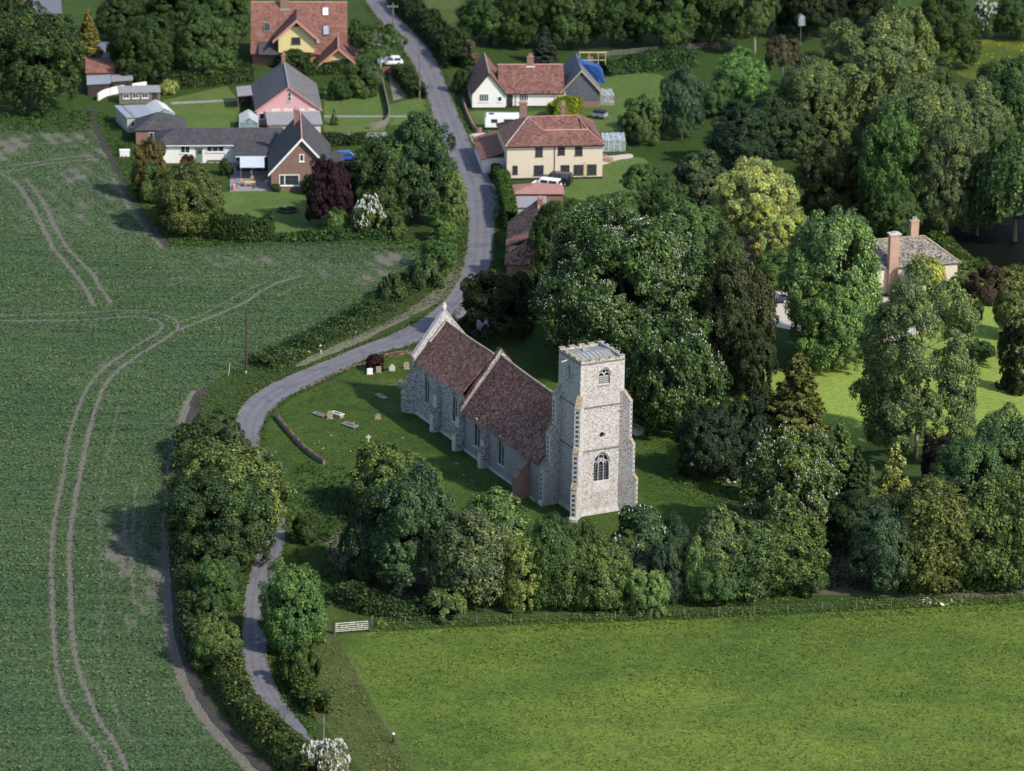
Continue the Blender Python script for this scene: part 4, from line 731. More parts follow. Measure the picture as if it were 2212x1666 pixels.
# --- sheds at top left
def shed(name, label, u, v, yaw, w_, d_, h1, h2, wm, rm, cat='shed', win=0, door=True, slope='x'):
    b = Bld(name, label, cat, u, v, yaw); b.box('wall', M[wm], 0, w_, 0, d_, 0, min(h1, h2)-.02)
    q = [(-.15, -.2, h1), (w_+.15, -.2, h2), (w_+.15, d_+.2, h2), (-.15, d_+.2, h1)] if slope == 'x' else [(-.15, -.2, h1), (w_+.15, -.2, h1), (w_+.15, d_+.2, h2), (-.15, d_+.2, h2)]
    MB().slab(q, .08).build('roof', M[rm], b.root)
    for i in range(win): b.window(.6+i*1.5, 1.6+i*1.5, .9, 1.7, 0, cols=2)
    if door: b.door(w_-1.2, w_-.4, .02, 1.9, 0, 'darkwood')
    return b
s1 = shed('shed', 'large grey shed with corrugated roof above the field edge', 275, 287, 20, 4.6, 7.2, 2.5, 2.3, 'blocks', 'sheet', win=1)
MB().slab([(1.0, -.1, 2.535), (1.3, -.1, 2.515), (1.3, 7.1, 2.515), (1.0, 7.1, 2.535)], .02).build('clear_roof_strip', M['ghglass'], s1.root)
def greenhouse(label, u, v, yaw, w_, d_, he, hr, axis='y', group=None):
    b = Bld('greenhouse', label, 'greenhouse', u, v, yaw, group)
    (b.gable_walls(0, w_, 0, d_, he, hr, M['ghglass'], 'glass_walls', axis)); b.gable_roof(0, w_, 0, d_, he, hr+.02, M['ghglass'], .03, axis, t=.03, name='glass_roof')
    mb = MB(); n = max(3, int((d_ if axis == 'y' else w_)/.75))
    for i in range(n+1):
        if axis == 'y':
            y = d_*i/n; x_ = w_/2; mb.bar((-.03, y, 0), (-.03, y, he), .05); mb.bar((w_+.03, y, 0), (w_+.03, y, he), .05); mb.bar((-.03, y, he+.05), (x_, y, hr+.07), .05); mb.bar((w_+.03, y, he+.05), (x_, y, hr+.07), .05)
        else:
            x = w_*i/n; y_ = d_/2; mb.bar((x, -.03, 0), (x, -.03, he), .05); mb.bar((x, -.03, he+.05), (x, y_, hr+.07), .05); mb.bar((x, d_+.03, he+.05), (x, y_, hr+.07), .05)
    mb.build('frame', M['paint'], b.root); return b
greenhouse('white framed greenhouse behind the grey shed', 334, 270, 20, 3.2, 5.5, 1.7, 2.5)
greenhouse('small arched greenhouse by the pink bungalow wall', 518, 288, 5, 2.9, 5.0, 1.6, 2.4)
greenhouse('glass greenhouse beside the cream farmhouse', 1303, 328, 8, 3.4, 3.6, 1.7, 2.5, 'x')
shed('shed', 'low shed with red tiled roof among the sheds at the field corner', 187, 186, 6, 4.6, 4.4, 2.2, 3.4, 'brick', 'orangetile', slope='y')
shed('shed', 'lean-to with plain grey sheet roof in front of the red tiled shed', 190, 207, 6, 3.6, 5.2, 1.9, 2.1, 'darkwood', 'sheet')
shed('shed', 'patched grey roofed shed right of the grey sheet lean-to', 243, 200, 6, 3.2, 4.6, 1.9, 2.1, 'darkwood', 'asbestos')
shed('shed', 'blue-grey roofed shed behind the red tiled shed', 203, 156, 8, 3.8, 8.0, 2.4, 3.0, 'wood', 'newslate', slope='y')
shed('shed', 'small white walled shed with red roof by the tree clump', 250, 166, 6, 1.9, 3.0, 2.1, 2.5, 'white', 'redtile', slope='y')
shed('shed', 'pale boarded shed with three windows and an open bay', 258, 225, 8, 6.5, 3.2, 1.9, 2.1, 'wood', 'asbestos', win=3, slope='y')
shed('barn', 'slate roofed barn at the top left corner beyond the big tree', 75, 62, 8, 4.6, 6.5, 2.6, 3.6, 'darkwood', 'newslate', 'barn', slope='y')
shed('barn', 'red roofed barn cut off by the top left corner', 20, 42, 8, 6, 5, 3, 4, 'brick', 'redtile', 'barn', slope='y')
shed('hut', 'small dark garden hut beside the far yellow house', 501, 92, 4, 1.5, 1.8, 1.6, 2.2, 'darkwood', 'slate', 'hut', slope='y')
# white garden box
wb = Bld('storage_box', 'white box standing in the grass at the field edge', 'box', 259, 339, 6); wb.box('body', M['white'], 0, 1.5, 0, .8, 0, .9); wb.box('lid', M['paint'], -.05, 1.55, -.05, .85, .905, 1.0)

# ------------------------------------------------------------------ the church
class Church(Bld):
    def __init__(s):
        s.o = np.array([7.945, 442.105, 0]); s.a = .459
        s.root = empty('church', s.o, s.a, 'medieval flint church with square west tower, nave and chancel in the churchyard', 'church')
        s.cx = np.array([math.cos(s.a), math.sin(s.a), 0]); s.cy = np.array([-math.sin(s.a), math.cos(s.a), 0])
    def onx(s, u, v, x):
        g = G(u, v); d = g-Cv; t = (x-(Cv-s.o)@s.cx)/(d@s.cx); return s.loc(Cv+d*t)
K = Church()
TW, TH = 5.68, 18.85
def arch(c, b, zs, h, n=7):                      # pointed arch outline points, left foot to right foot
    R_ = (b*b+h*h)/(2*b); a0 = math.asin(min(1, h/R_)); L = [(c-b+R_-R_*math.cos(a0*i/n), zs+R_*math.sin(a0*i/n)) for i in range(n+1)]
    return L+[(2*c-x, z) for x, z in reversed(L[:-1])]
def opening(c, b, z0, zs, h): return [(c-b, z0)]+arch(c, b, zs, h)+[(c+b, z0)]
def W_map(a, z, d): return (a, d, z)             # west face: a = x, depth inward = +y
def N_map(x0): return lambda a, z, d: (x0+d, a, z)   # north faces: a = y, depth inward = +x
def face_with_holes(mb, outer, holes, mp, depth=.34):
    polys = [[Vector((a, z, 0)) for a, z in outer]]+[[Vector((a, z, 0)) for a, z in h] for h in holes]; flat = [p for q in polys for p in q]
    b = len(mb.v); mb.v += [mp(p.x, p.y, 0) for p in flat]
    for t in geometry.tessellate_polygon(polys): mb.f.append(tuple(b+i for i in t))
    for h in holes:
        for i in range(len(h)):
            p, q = h[i], h[(i+1) % len(h)]; mb.poly([mp(*p, 0), mp(*q, 0), mp(*q, depth), mp(*p, depth)])
def curve(mb, mp, pts, d, r): mb.tube([mp(a, z, d) for a, z in pts], [r]*len(pts), 5)
def church_window(mp, c, b, z0, zs, h, lights, louvre=False, hood=True, frame='stone', depth=.34, parent=None, tracery=True):
    f = MB(); rim = opening(c, b, z0, zs, h)
    curve(f, mp, rim+[rim[0]], .10, .075)
    for i in range(1, lights):
        x = c-b+2*b*i/lights; top = zs+h*(.42 if lights > 2 else .30); f.tube([mp(x, z0, .14), mp(x, top, .14)], [.05, .05], 5)
    lw = b/lights
    if tracery:
        for i in range(lights): curve(f, mp, arch(c-b+lw*(2*i+1), lw, zs-lw*.4, lw*1.5, 4), .14, .045)
        cr = b*.34; cz = zs+h*.56; curve(f, mp, [(c+cr*math.cos(k*math.pi/6), cz+cr*math.sin(k*math.pi/6)) for k in range(13)], .14, .05)
        if lights > 2:
            for sgn in (-1, 1): curve(f, mp, [(c+sgn*(lw*.5+lw*.6*math.cos(k*math.pi/4)), zs+h*.28+lw*.45*math.sin(k*math.pi/4)) for k in range(9)], .14, .045)
            curve(f, mp, arch(c, lw*2, zs-lw*.2, lw*2.2, 5), .14, .04)
    fo = f.build('window', M[frame], parent or K.root); g = MB().poly([mp(a, z, depth-.02) for a, z in rim]); g.build('glass', M['glass' if not louvre else 'dark'], fo)
    if louvre:
        l = MB(); n = int((zs-z0+.1)/.2)
        for k in range(n):
            z = z0+.12+k*(zs-z0)/n; l.prism([mp(c-b+.05, z, .30), mp(c-b+.05, z-.1, .13), mp(c-b+.05, z-.07, .12), mp(c-b+.05, z+.03, .29)], tuple(np.array(mp(c+b-.05, z, 0))-np.array(mp(c-b+.05, z, 0))))
        l.build('louvres', M['lead'], fo)
    else:
        l = MB(); n = int((zs-z0)/.35)
        for k in range(1, n): l.tube([mp(c-b, z0+k*(zs-z0)/n, depth-.04), mp(c+b, z0+k*(zs-z0)/n, depth-.04)], [.014, .014], 4)
        l.build('glazing_bars', M['lead'], fo)
    if hood: hm = MB(); curve(hm, mp, [(a, z) for a, z in arch(c, b+.16, zs, h+.22)], -.04, .075); hm.build('hood_mould', M['stone'], fo)
    sl_ = np.array(mp(c-b-.1, z0-.14, -.07)); e_ = np.array(mp(c+b+.1, z0-.003, .05)); lo = np.minimum(sl_, e_); hi = np.maximum(sl_, e_); MB().box(lo[0], hi[0], lo[1], hi[1], lo[2], hi[2]).build('sill', M['lichen' if louvre else 'stone'], fo)
    return fo
# tower
ww = [K.ony(1281.5, 1042, 0), K.ony(1314.5, 1040, 0)]; wc = (ww[0][0]+ww[1][0])/2; wb = 1.02; wz0 = ww[0][2]; wzs = K.ony(1281, 1005, 0)[2]; wza = K.ony(1299, 977, 0)[2]
bw = [K.ony(1293, 832, 0), K.ony(1317, 830, 0)]; bc = (bw[0][0]+bw[1][0])/2; bz0 = K.ony(1305, 831, 0)[2]; bzs = K.ony(1305, 812, 0)[2]; bza = K.ony(1305, 795, 0)[2]
qf = K.ony(1300, 939.5, 0)
quat = []
for k in range(4):
    for j in range(-2, 3):
        a = k*math.pi/2+j*.42; quat.append((qf[0]+.19*math.cos(k*math.pi/2)+.17*math.cos(a), qf[2]+.19*math.sin(k*math.pi/2)+.17*math.sin(a)))
nb_ = K.onx(1234, 815, 0); nc, nz0, nzs, nza = TW/2, bz0, bzs, bza
tb = MB()
panel = [(wc-wb-.06, wz0-1.25), (wc+wb+.06, wz0-1.25), (wc+wb+.06, wz0-.2), (wc-wb-.06, wz0-.2)]
face_with_holes(tb, [(0, -.3), (TW, -.3), (TW, TH), (0, TH)], [opening(wc, wb, wz0, wzs, wza-wzs), opening(bc, .76, bz0, bzs, bza-bzs), quat], W_map)
face_with_holes(tb, [(0, -.3), (TW, -.3), (TW, TH), (0, TH)], [opening(nc, .55, nz0, nzs, nza-nzs)], N_map(0))
tb.poly([(TW, 0, -.3), (TW, TW, -.3), (TW, TW, TH), (TW, 0, TH)]).poly([(0, TW, -.3), (TW, TW, -.3), (TW, TW, TH), (0, TW, TH)])
tb.build('tower_wall', M['flint'], K.root)
church_window(W_map, wc, wb, wz0, wzs, wza-wzs, 3); church_window(W_map, bc, .76, bz0, bzs, bza-bzs, 2, louvre=True); church_window(N_map(0), nc, .55, nz0, nzs, nza-nzs, 2, louvre=True)
MB().box(wc-wb-.1, wc+wb+.1, -.035, .05, wz0-1.25, wz0-.15).build('stone_panel', M['stone'], K.root)
qm = MB(); curve(qm, W_map, [(qf[0]+.46*math.cos(k*math.pi/8), qf[2]+.46*math.sin(k*math.pi/8)) for k in range(17)], 0, .06); qo = qm.build('quatrefoil', M['stone'], K.root)
MB().box(qf[0]-.4, qf[0]+.4, .33, .35, qf[2]-.4, qf[2]+.4).build('opening', M['dark'], qo)
for z, r in ((K.ony(1275, 786, 0)[2], .06), (K.ony(1262, 882.5, 0)[2], .08), (K.ony(1262, 975.5, 0)[2], .09)):
    MB().box(-r, TW+r, -r, 0, z-.1, z+.08).box(-r, 0, 0, TW+r, z-.1, z+.08).box(0, TW+r, TW, TW+r, z-.1, z+.08).box(TW, TW+r, 0, TW, z-.1, z+.08).build('string_course', M['oldstone'], K.root)
for z0, z1, r in ((0, .3, .14), (.3, .6, .07)): MB().box(-r, TW+r, -r, -.001, -.2, z1).box(-r, -.001, -.001, TW, -.2, z1).build('plinth', M['stone'], K.root)
# quoins of the north-west and south-west corners
qn = MB()
for i in range(44):
    z = .8+i*.41
    if z > 18.6: break
    a, b = (.42, .24) if i % 2 else (.24, .42)
    qn.box(-.022, a, -.022, .02, z, z+.37).box(-.022, .02, .021, b, z, z+.37); qn.box(TW-a, TW+.022, -.022, .02, z, z+.37)
qn.build('quoins', M['stone'], K.root)
# battlements
pt = MB(); cp = MB(); T = .34; zb = TH; zl = TH+.14; zm = TH+.36
pt.box(0, TW, 0, T, zb, zl).box(0, TW, TW-T, TW, zb, zl).box(0, T, T, TW-T, zb, zl).box(TW-T, TW, T, TW-T, zb, zl)
nm = 5; step = TW/(nm*2-1)
for i in range(nm*2-1):
    a, b = i*step, (i+1)*step; top = zm if i % 2 == 0 else zl
    for (x0, x1, y0, y1) in ((a, b, 0, T), (a, b, TW-T, TW), (0, T, a, b), (TW-T, TW, a, b)):
        if x0 < T and x1 <= T+.001 and (y0 < T-.01 or y1 > TW-T+.01) and (x1-x0) == T: continue
        if x1 > TW-T and (x1-x0) <= T+.001 and x0 >= TW-T-.001 and (y0 < T-.01 or y1 > TW-T+.01) and (y1-y0) != T: continue
        if i % 2 == 0: pt.box(x0+.002, x1-.002, y0+.002, y1-.002, zl, top)
        cp.box(x0-.05, x1+.05 if i % 2 == 0 else x1-.05, y0-.05, y1+.05, top, top+.06) if i % 2 == 0 else cp.box(x0+.055 if x1-x0 != T else x0-.045, x1-.055 if x1-x0 != T else x1+.045, y0+.055 if y1-y0 != T else y0-.045, y1-.055 if y1-y0 != T else y1+.045, zl+.002, zl+.08)
pp = pt.build('battlements', M['flint'], K.root); cp.build('coping', M['lichen'], pp)
mb = MB(); mb.prism([(T, T, zb-.5), (T, TW-T, zb-.5), (T, TW-T, zb-.02), (T, TW/2, zb+.30), (T, T, zb-.02)], (TW-2*T, 0, 0)); mb.build('tower_roof', M['lead'], K.root)
mb = MB()
for i in range(1, 9):
    x = T+(TW-2*T)*i/9; mb.bar((x, T+.02, zb), (x, TW/2, zb+.33), .06, .05); mb.bar((x, TW-T-.02, zb), (x, TW/2, zb+.33), .06, .05)
mb.build('roof_rolls', M['lead'], K.root); MB().box(2.1, 2.8, 3.6, 4.2, zb+.1, zb+.42).build('roof_hatch', M['lead'], K.root)
MB().box(TW-T-.22, TW-T-.02, T+.1, TW-T-.1, zb-.02, zb+.42).build('parapet_flashing', M['sheet'], K.root)
sp = K.onx(1230, 777, 0); MB().tube([(0, sp[1], sp[2]), (-1.1, sp[1]-.1, sp[2]-.12)], [.10, .09], 6).build('water_spout', M['stone'], K.root)
def buttress(c, d, w_, prof, zt, m='flint', face=True, name='buttress', checks=True):
    # prof: [(projection, top z)...] from the ground up; d = outward unit direction, c = corner point (x, y)
    d = np.array(d, float); d /= np.linalg.norm(d); t = np.array([-d[1], d[0]]); pr = [(-.5, -.3), (prof[0][0], -.3)]
    for i, (p, z) in enumerate(prof):
        pr.append((p, z)); pr.append(((prof[i+1][0] if i+1 < len(prof) else -.02), z+(.75 if i+1 < len(prof) else zt)))
    pr.append((-.5, pr[-1][1])); P3 = lambda p, z, s: (c[0]+d[0]*p+t[0]*s, c[1]+d[1]*p+t[1]*s, z)
    o = MB().prism([P3(p, z, -w_/2) for p, z in pr], (t[0]*w_, t[1]*w_, 0)).build(name, M[m], K.root)
    fc = MB(); ck = MB()
    z0 = -.3
    for i, (p, z) in enumerate(prof):
        nx = prof[i+1][0] if i+1 < len(prof) else 0; dz = .75 if i+1 < len(prof) else zt
        a, b = P3(p+.06, z-.03, -w_/2-.03), P3(nx, z+dz, -w_/2-.03); MB().prism([a, b, (b[0], b[1], b[2]+.08), (a[0], a[1], a[2]+.08)], (t[0]*(w_+.06), t[1]*(w_+.06), 0)).build('weathering', M['lichen' if m == 'flint' else 'brick' if m == 'brick' else 'oldstone'], o)
        if face:
            fc.prism([P3(p+.003, z0, -w_/2-.015), P3(p+.003, z-.04, -w_/2-.015), P3(p+.025, z-.04, -w_/2-.015), P3(p+.025, z0, -w_/2-.015)], (t[0]*(w_+.03), t[1]*(w_+.03), 0))
            for sgn in (-1, 1): s_ = sgn*(w_/2+.003); fc.prism([P3(p-.2, z0, s_), P3(p, z0, s_), P3(p, z-.04, s_), P3(p-.2, z-.04, s_)], (t[0]*.02*sgn, t[1]*.02*sgn, 0))
        if checks:
            zz = max(z0, .7)+.1
            while zz < z-.45: ck.prism([P3(p+.03, zz, -w_*.24), P3(p+.03, zz+.30, -w_*.24), P3(p+.042, zz+.30, -w_*.24), P3(p+.042, zz, -w_*.24)], (t[0]*w_*.48, t[1]*w_*.48, 0)); zz += .58
        z0 = z+.6
    if face: fc.build('stone_facing', M['stone'], o)
    if checks: ck.build('flushwork', M['knap'], o)
    if m == 'flint': p = prof[0][0]; MB().prism([P3(p+.03, -.2, -w_/2-.14), P3(p+.2, -.2, -w_/2-.14), P3(p+.2, .35, -w_/2-.14), P3(p+.03, .6, -w_/2-.14)], (t[0]*(w_+.28), t[1]*(w_+.28), 0)).build('plinth', M['stone'], o)
    return o
BP = [(1.85, 4.0), (1.4, 8.3), (.95, 13.6)]
buttress((0, 0), (-1, -1), .72, BP, 1.3); buttress((TW, 0), (1, -1), .72, BP, 1.3); buttress((0, TW-.42), (-1, 0), .78, [(2.25, 4.6), (1.45, 9.0), (.75, 13.6)], 1.3); buttress((TW, TW), (1, 1), .72, BP, 1.3)
# nave and chancel
NX, NXS, NY0, NY1, NE, NRE, NRW, RX = -2.34, 7.84, TW, 26.9, 5.0, 11.3, 10.9, 2.75
CXn, CXs, CY1, CE, CR, CRX = -2.07, 6.13, 41.3, 6.85, 11.5, 2.03
def ywin(u0, u1, v0, v1, vs, x):
    a = K.onx(u0, (v0+v1)/2, x); b = K.onx(u1, (v0+v1)/2, x); c = (a[1]+b[1])/2; um = (u0+u1)/2
    return c, abs(a[1]-b[1])/2, K.onx(um, v1, x)[2], K.onx(um, vs, x)[2], K.onx(um, v0, x)[2]
nw = [(ywin(1023, 1036.5, 907, 966, 922, NX)), (ywin(1074.5, 1088.5, 945, 1005, 961, NX))]; dr = ywin(1112.5, 1125, 1011, 1040, 1021, NX)
cw_ = [ywin(915.5, 928, 805, 872, 822, CXn), ywin(975.5, 988, 845, 913, 862, CXn)]
mb = MB(); hs = [opening(c, min(b, .85), z0, zs, za-zs) for c, b, z0, zs, za in nw]; 
face_with_holes(mb, [(NY0, -.3), (NY1, -.3), (NY1, NE), (NY0, NE)], hs, N_map(NX), .3)
mb.poly([(NXS, NY0, -.3), (NXS, NY1, -.3), (NXS, NY1, NE), (NXS, NY0, NE)]).poly([(NX, NY0, -.3), (NXS, NY0, -.3), (NXS, NY0, NE), (RX, NY0, NRW), (NX, NY0, NE)]).poly([(NX, NY1, -.3), (NXS, NY1, -.3), (NXS, NY1, NE), (RX, NY1, NRE), (NX, NY1, NE)]); mb.build('nave_wall', M['plaster'], K.root)
for c, b, z0, zs, za in nw: church_window(N_map(NX), c, min(b, .85), z0, zs, za-zs, 2, hood=True, depth=.3)
dm = MB(); rim = opening(dr[0], .55, 0, dr[3], dr[4]-dr[3]); curve(dm, N_map(NX), rim[:], -.03, .10); do_ = dm.build('doorway', M['stone'], K.root); MB().poly([(NX-.012, a, z) for a, z in rim]).build('door', M['darkwood'], do_)
mb = MB(); hs = [opening(c, min(b, .75), z0, zs, za-zs) for c, b, z0, zs, za in cw_]
face_with_holes(mb, [(NY1, -.3), (CY1, -.3), (CY1, CE), (NY1, CE)], hs, N_map(CXn), .3)
mb.poly([(CXs, NY1, -.3), (CXs, CY1, -.3), (CXs, CY1, CE), (CXs, NY1, CE)]).poly([(CXn, CY1-.02, -.3), (CXs, CY1-.02, -.3), (CXs, CY1-.02, CE), (CRX, CY1-.02, CR), (CXn, CY1-.02, CE)]); mb.build('chancel_wall', M['flintgrey'], K.root)
for c, b, z0, zs, za in cw_: church_window(N_map(CXn), c, min(b, .75), z0, zs, za-zs, 2, hood=True, depth=.3)
def sag_roof(name, x0, x1, xr, y0, y1, ze, zra, zrb, sag=.16):
    mb = MB(); n = 12; k = 8
    for (xa, xb) in ((x0, xr), (x1, xr)):
        b0 = len(mb.v)
        for i in range(n+1):
            f = i/n; y = y0+(y1-y0)*f; zr = zra+(zrb-zra)*f-sag*math.sin(math.pi*f)
            for j in range(k+1): g = j/k; mb.v.append((xa+(xb-xa)*g, y, ze+(zr-ze)*g-.10*math.sin(math.pi*g)*math.sin(math.pi*f)+.03*math.sin(f*23+g*9)))
        for i in range(n):
            for j in range(k): a = b0+i*(k+1)+j; mb.f.append((a, a+1, a+k+2, a+k+1))
    o = mb.build(name, M['chanceltile' if 'chancel' in name else 'churchtile'], K.root); s_ = o.modifiers.new('t', 'SOLIDIFY'); s_.thickness = .14; s_.offset = 0
    MB().tube([(xr, y0+(y1-y0)*i/8, zra+(zrb-zra)*i/8-sag*math.sin(math.pi*i/8)+.04) for i in range(9)], [.15]*9, 6).build('ridge_tiles', M['lichen'], o); return o
sag_roof('nave_roof', NX-.3, NXS+.3, RX, NY0, NY1-.2, NE-.15, NRW+.1, NRE+.1); sag_roof('chancel_roof', CXn-.28, CXs+.28, CRX, NY1+.3, CY1-.5, CE-.1, CR, CR+.1, .1)
def gable_parapet(x0, x1, xr, y, th, zlo, zap, mm='flint', cop='lichen', name='gable_parapet', base=-.3):
    o = MB().prism([(x0, y, base), (x1, y, base), (x1, y, zlo), (xr, y, zap), (x0, y, zlo)], (0, th, 0)).build(name, M[mm], K.root); c = MB()
    for xe, s_ in ((x0, -1), (x1, 1)): c.prism([(xe+s_*.15, y-.07, zlo-.12), (xr, y-.07, zap+.02), (xr, y-.07, zap+.16), (xe+s_*.2, y-.07, zlo+.04)], (0, th+.14, 0))
    c.build('coping', M[cop], o); return o
gable_parapet(NX-.1, NXS+.1, RX, NY1-.22, .55, NE+.45, NRE+.95, 'flintgrey', 'oldtile', base=NE-.5)
g2 = gable_parapet(CXn-.12, CXs+.12, CRX, CY1-.1, .6, CE+.6, 13.0, 'flint', 'stone', base=-.3)
MB().prism([(CRX-.16, CY1, 13.0), (CRX+.16, CY1, 13.0), (CRX+.16, CY1, 13.9), (CRX-.16, CY1, 13.9)], (0, .3, 0)).box(CRX-.32, CRX+.32, CY1+.05, CY1+.25, 13.35, 13.6).build('finial', M['stone'], g2)
fl = MB(); fl.prism([(CXn+1.8, CY1-.62, CE+2.45), (CRX, CY1-.62, CR+.32), (CRX, CY1-.62, CR+.08), (CXn+2.0, CY1-.62, CE+2.30)], (0, .3, 0)).build('flashing', M['stone'], K.root)
fl = MB(); fl.prism([(NX-.3, NY1-.42, NE+.05), (RX, NY1-.42, NRE+.38), (RX, NY1-.42, NRE+.22), (NX-.3, NY1-.42, NE-.12)], (0, .18, 0)); fl.prism([(NXS+.3, NY1-.42, NE+.05), (NXS+.3, NY1-.42, NE-.12), (RX, NY1-.42, NRE+.22), (RX, NY1-.42, NRE+.38)], (0, .18, 0)); fl.build('flashing', M['lead'], K.root)
MB().box(CXn-.1, CXn, NY1+.3, CY1, 2.15, 2.3).build('string_course', M['lichen'], K.root)
by = lambda u, v, x: K.onx(u, v, x)[1]
buttress((CXn, by(950, 828, CXn)), (-1, 0), .7, [(1.15, 2.4), (.7, 4.9)], .9, 'flintgrey', checks=False)
buttress((NX, NY1-.35), (-1, 0), .7, [(1.3, 2.3), (.85, 4.0)], .8, 'flintgrey', checks=False)
buttress((NX, by(1053, 934, NX)), (-1, 0), .7, [(1.1, 2.0), (.75, 3.6)], .8, 'flintgrey', checks=False)
buttress((NX, by(1140, 1004, NX)), (-1, 0), 1.25, [(1.75, 2.6), (1.2, 3.6)], 1.1, 'brick', face=False, checks=False)
buttress((CXn, CY1-.1), (-1, 1), .9, [(1.7, 2.9), (1.1, 5.0)], 1.2, 'flintgrey', checks=False, face=False)
MB().box(CXn-.12, CXn, NY1, CY1, -.2, .4).box(NX-.12, NX, NY0+1, NY1-.8, -.2, .3).build('plinth', M['stone'], K.root)

# ------------------------------------------------------------------ vehicles
def car(label, u, v, yaw, paint, L=4.3, Wd=1.75, Hh=1.45, name='car', cat='car', boxy=False, white_rack=False):
    r = empty(name, G(u, v), rad(yaw), label, cat)
    h0, hb = .28, Hh*.60
    if boxy: prof = [(0, h0), (L, h0), (L, hb*.95), (L*.99, hb), (L*.77, hb*1.06), (L*.70, Hh), (L*.03, Hh), (0, hb)]
    else: prof = [(0, h0), (L, h0), (L, hb*.72), (L*.97, hb*.88), (L*.74, hb), (L*.58, Hh), (L*.16, Hh*.98), (L*.02, hb)]
    V_ = []; F_ = []; n = len(prof)
    for sgn in (-1, 1):
        for i, (x, z) in enumerate(prof): V_.append((x-L/2, sgn*(Wd/2 if z <= hb*1.07 else Wd/2*.80), z))
    F_ = [tuple(range(n)), tuple(range(2*n-1, n-1, -1))]+[(i, (i+1) % n, n+(i+1) % n, n+i) for i in range(n)]
    mb = MB(); mb.v = V_; mb.f = F_; b = mb.build('body', M[paint], r); bv = b.modifiers.new('b', 'BEVEL'); bv.width = .07; bv.segments = 2; bv.limit_method = 'ANGLE'
    g = MB(); zt = Hh-.10; zb = hb+.06
    xs = (L*.06, L*.36, L*.39, L*.66) if boxy else (L*.10, L*.36, L*.39, L*.62)
    for sgn in (-1, 1):
        for a, c in ((xs[0], xs[1]), (xs[2], xs[3])):
            y0, y1 = sgn*(Wd/2*.985), sgn*(Wd/2*.83); g.prism([(a-L/2, y0, zb), (c-L/2, y0, zb), (c-L/2-.05, y1, zt), (a-L/2+.05, y1, zt)], (0, sgn*.025, 0))
    fx = (L*.765, L*.71) if boxy else (L*.73, L*.595); g.prism([(fx[0]-L/2+.02, -Wd*.42, zb), (fx[0]-L/2+.02, Wd*.42, zb), (fx[1]-L/2+.03, Wd*.36, zt), (fx[1]-L/2+.03, -Wd*.36, zt)], (.03, 0, .01))
    g.prism([(-L/2+.02, -Wd*.40, zb), (-L/2+.02, Wd*.40, zb), (-L/2+(.06 if boxy else .5), Wd*.35, zt), (-L/2+(.06 if boxy else .5), -Wd*.35, zt)], (-.03, 0, .01)); g.build('windows', M['glass'], r)
    for x in (-L*.32, L*.32):
        for sgn in (-1, 1): w_ = MB().tube([(x, sgn*(Wd/2-.16), .32), (x, sgn*(Wd/2+.02), .32)], [.32, .32], 14).build('wheel', M['rubber'], r); MB().tube([(x, sgn*(Wd/2+.021), .32), (x, sgn*(Wd/2+.035), .32)], [.18, .18], 10).build('rim', M['alloy'], w_)
    for sgn in (-1, 1): MB().box(L/2-.03, L/2+.03, sgn*Wd*.33-.15, sgn*Wd*.33+.15, hb*.62, hb*.80).build('headlight', M['ghglass'], r)
    if white_rack: MB().box(-L*.4, L*.15, -Wd*.36, Wd*.36, Hh+.003, Hh+.04).build('roof_panel', M['carwhite'], r)
    return r
car('blue hatchback parked beside the brick house, partly behind the big trees', 751, 346, 12, 'blue')
car('white car parked by the lane below the far yellow house', 843, 140, 185, 'carwhite')
car('black off-road car parked against the cream farmhouse wall', 1203, 398, 165, 'carblack', 4.5, 1.85, 1.85, boxy=True)
car('white off-road car parked in front of the black one by the farmhouse', 1180, 411, 160, 'carwhite', 4.3, 1.8, 1.85, boxy=True)
car('dark blue estate car on the gravel drive between the trees', 1668, 654, 18, 'navy', 4.7, 1.8, 1.45)
cv = empty('caravan', G(1047, 283), rad(3), 'long white caravan parked between the white cottage and the cream farmhouse', 'caravan')
b_ = MB().prism([(0, 0, .5), (6.2, 0, .5), (6.6, 0, 1.3), (5.9, 0, 2.4), (.3, 0, 2.45), (0, 0, 2.0)], (0, 2.2, 0)).build('body', M['carwhite'], cv); bv = b_.modifiers.new('b', 'BEVEL'); bv.width = .12; bv.segments = 2
MB().box(.7, 1.5, .6, 1.1, 2.46, 2.52).box(.7, 1.5, 1.25, 1.6, 2.46, 2.52).build('rooflight', M['glass'], cv); MB().box(1, 2, -.02, .02, 1.3, 1.9).box(3, 4.4, -.02, .02, 1.3, 1.9).build('window', M['glass'], cv); MB().tube([(3, -.02, .35), (3, .2, .35)], [.33, .33], 12).build('wheel', M['rubber'], cv)
tv = empty('trailer', G(1278, 256), rad(-25), 'small grey trailer with dark load behind the unfinished wing', 'trailer')
MB().box(0, 2.2, 0, 1.4, .4, .9).bar((2.2, .7, .5), (3.1, .7, .45), .1).build('body', M['sheet'], tv); MB().box(.15, 2.0, .12, 1.28, .905, 1.3).build('load', M['black'], tv)
for y in (-.12, 1.4): MB().tube([(1, y, .3), (1, y+.12, .3)], [.3, .3], 12).build('wheel', M['rubber'], tv)

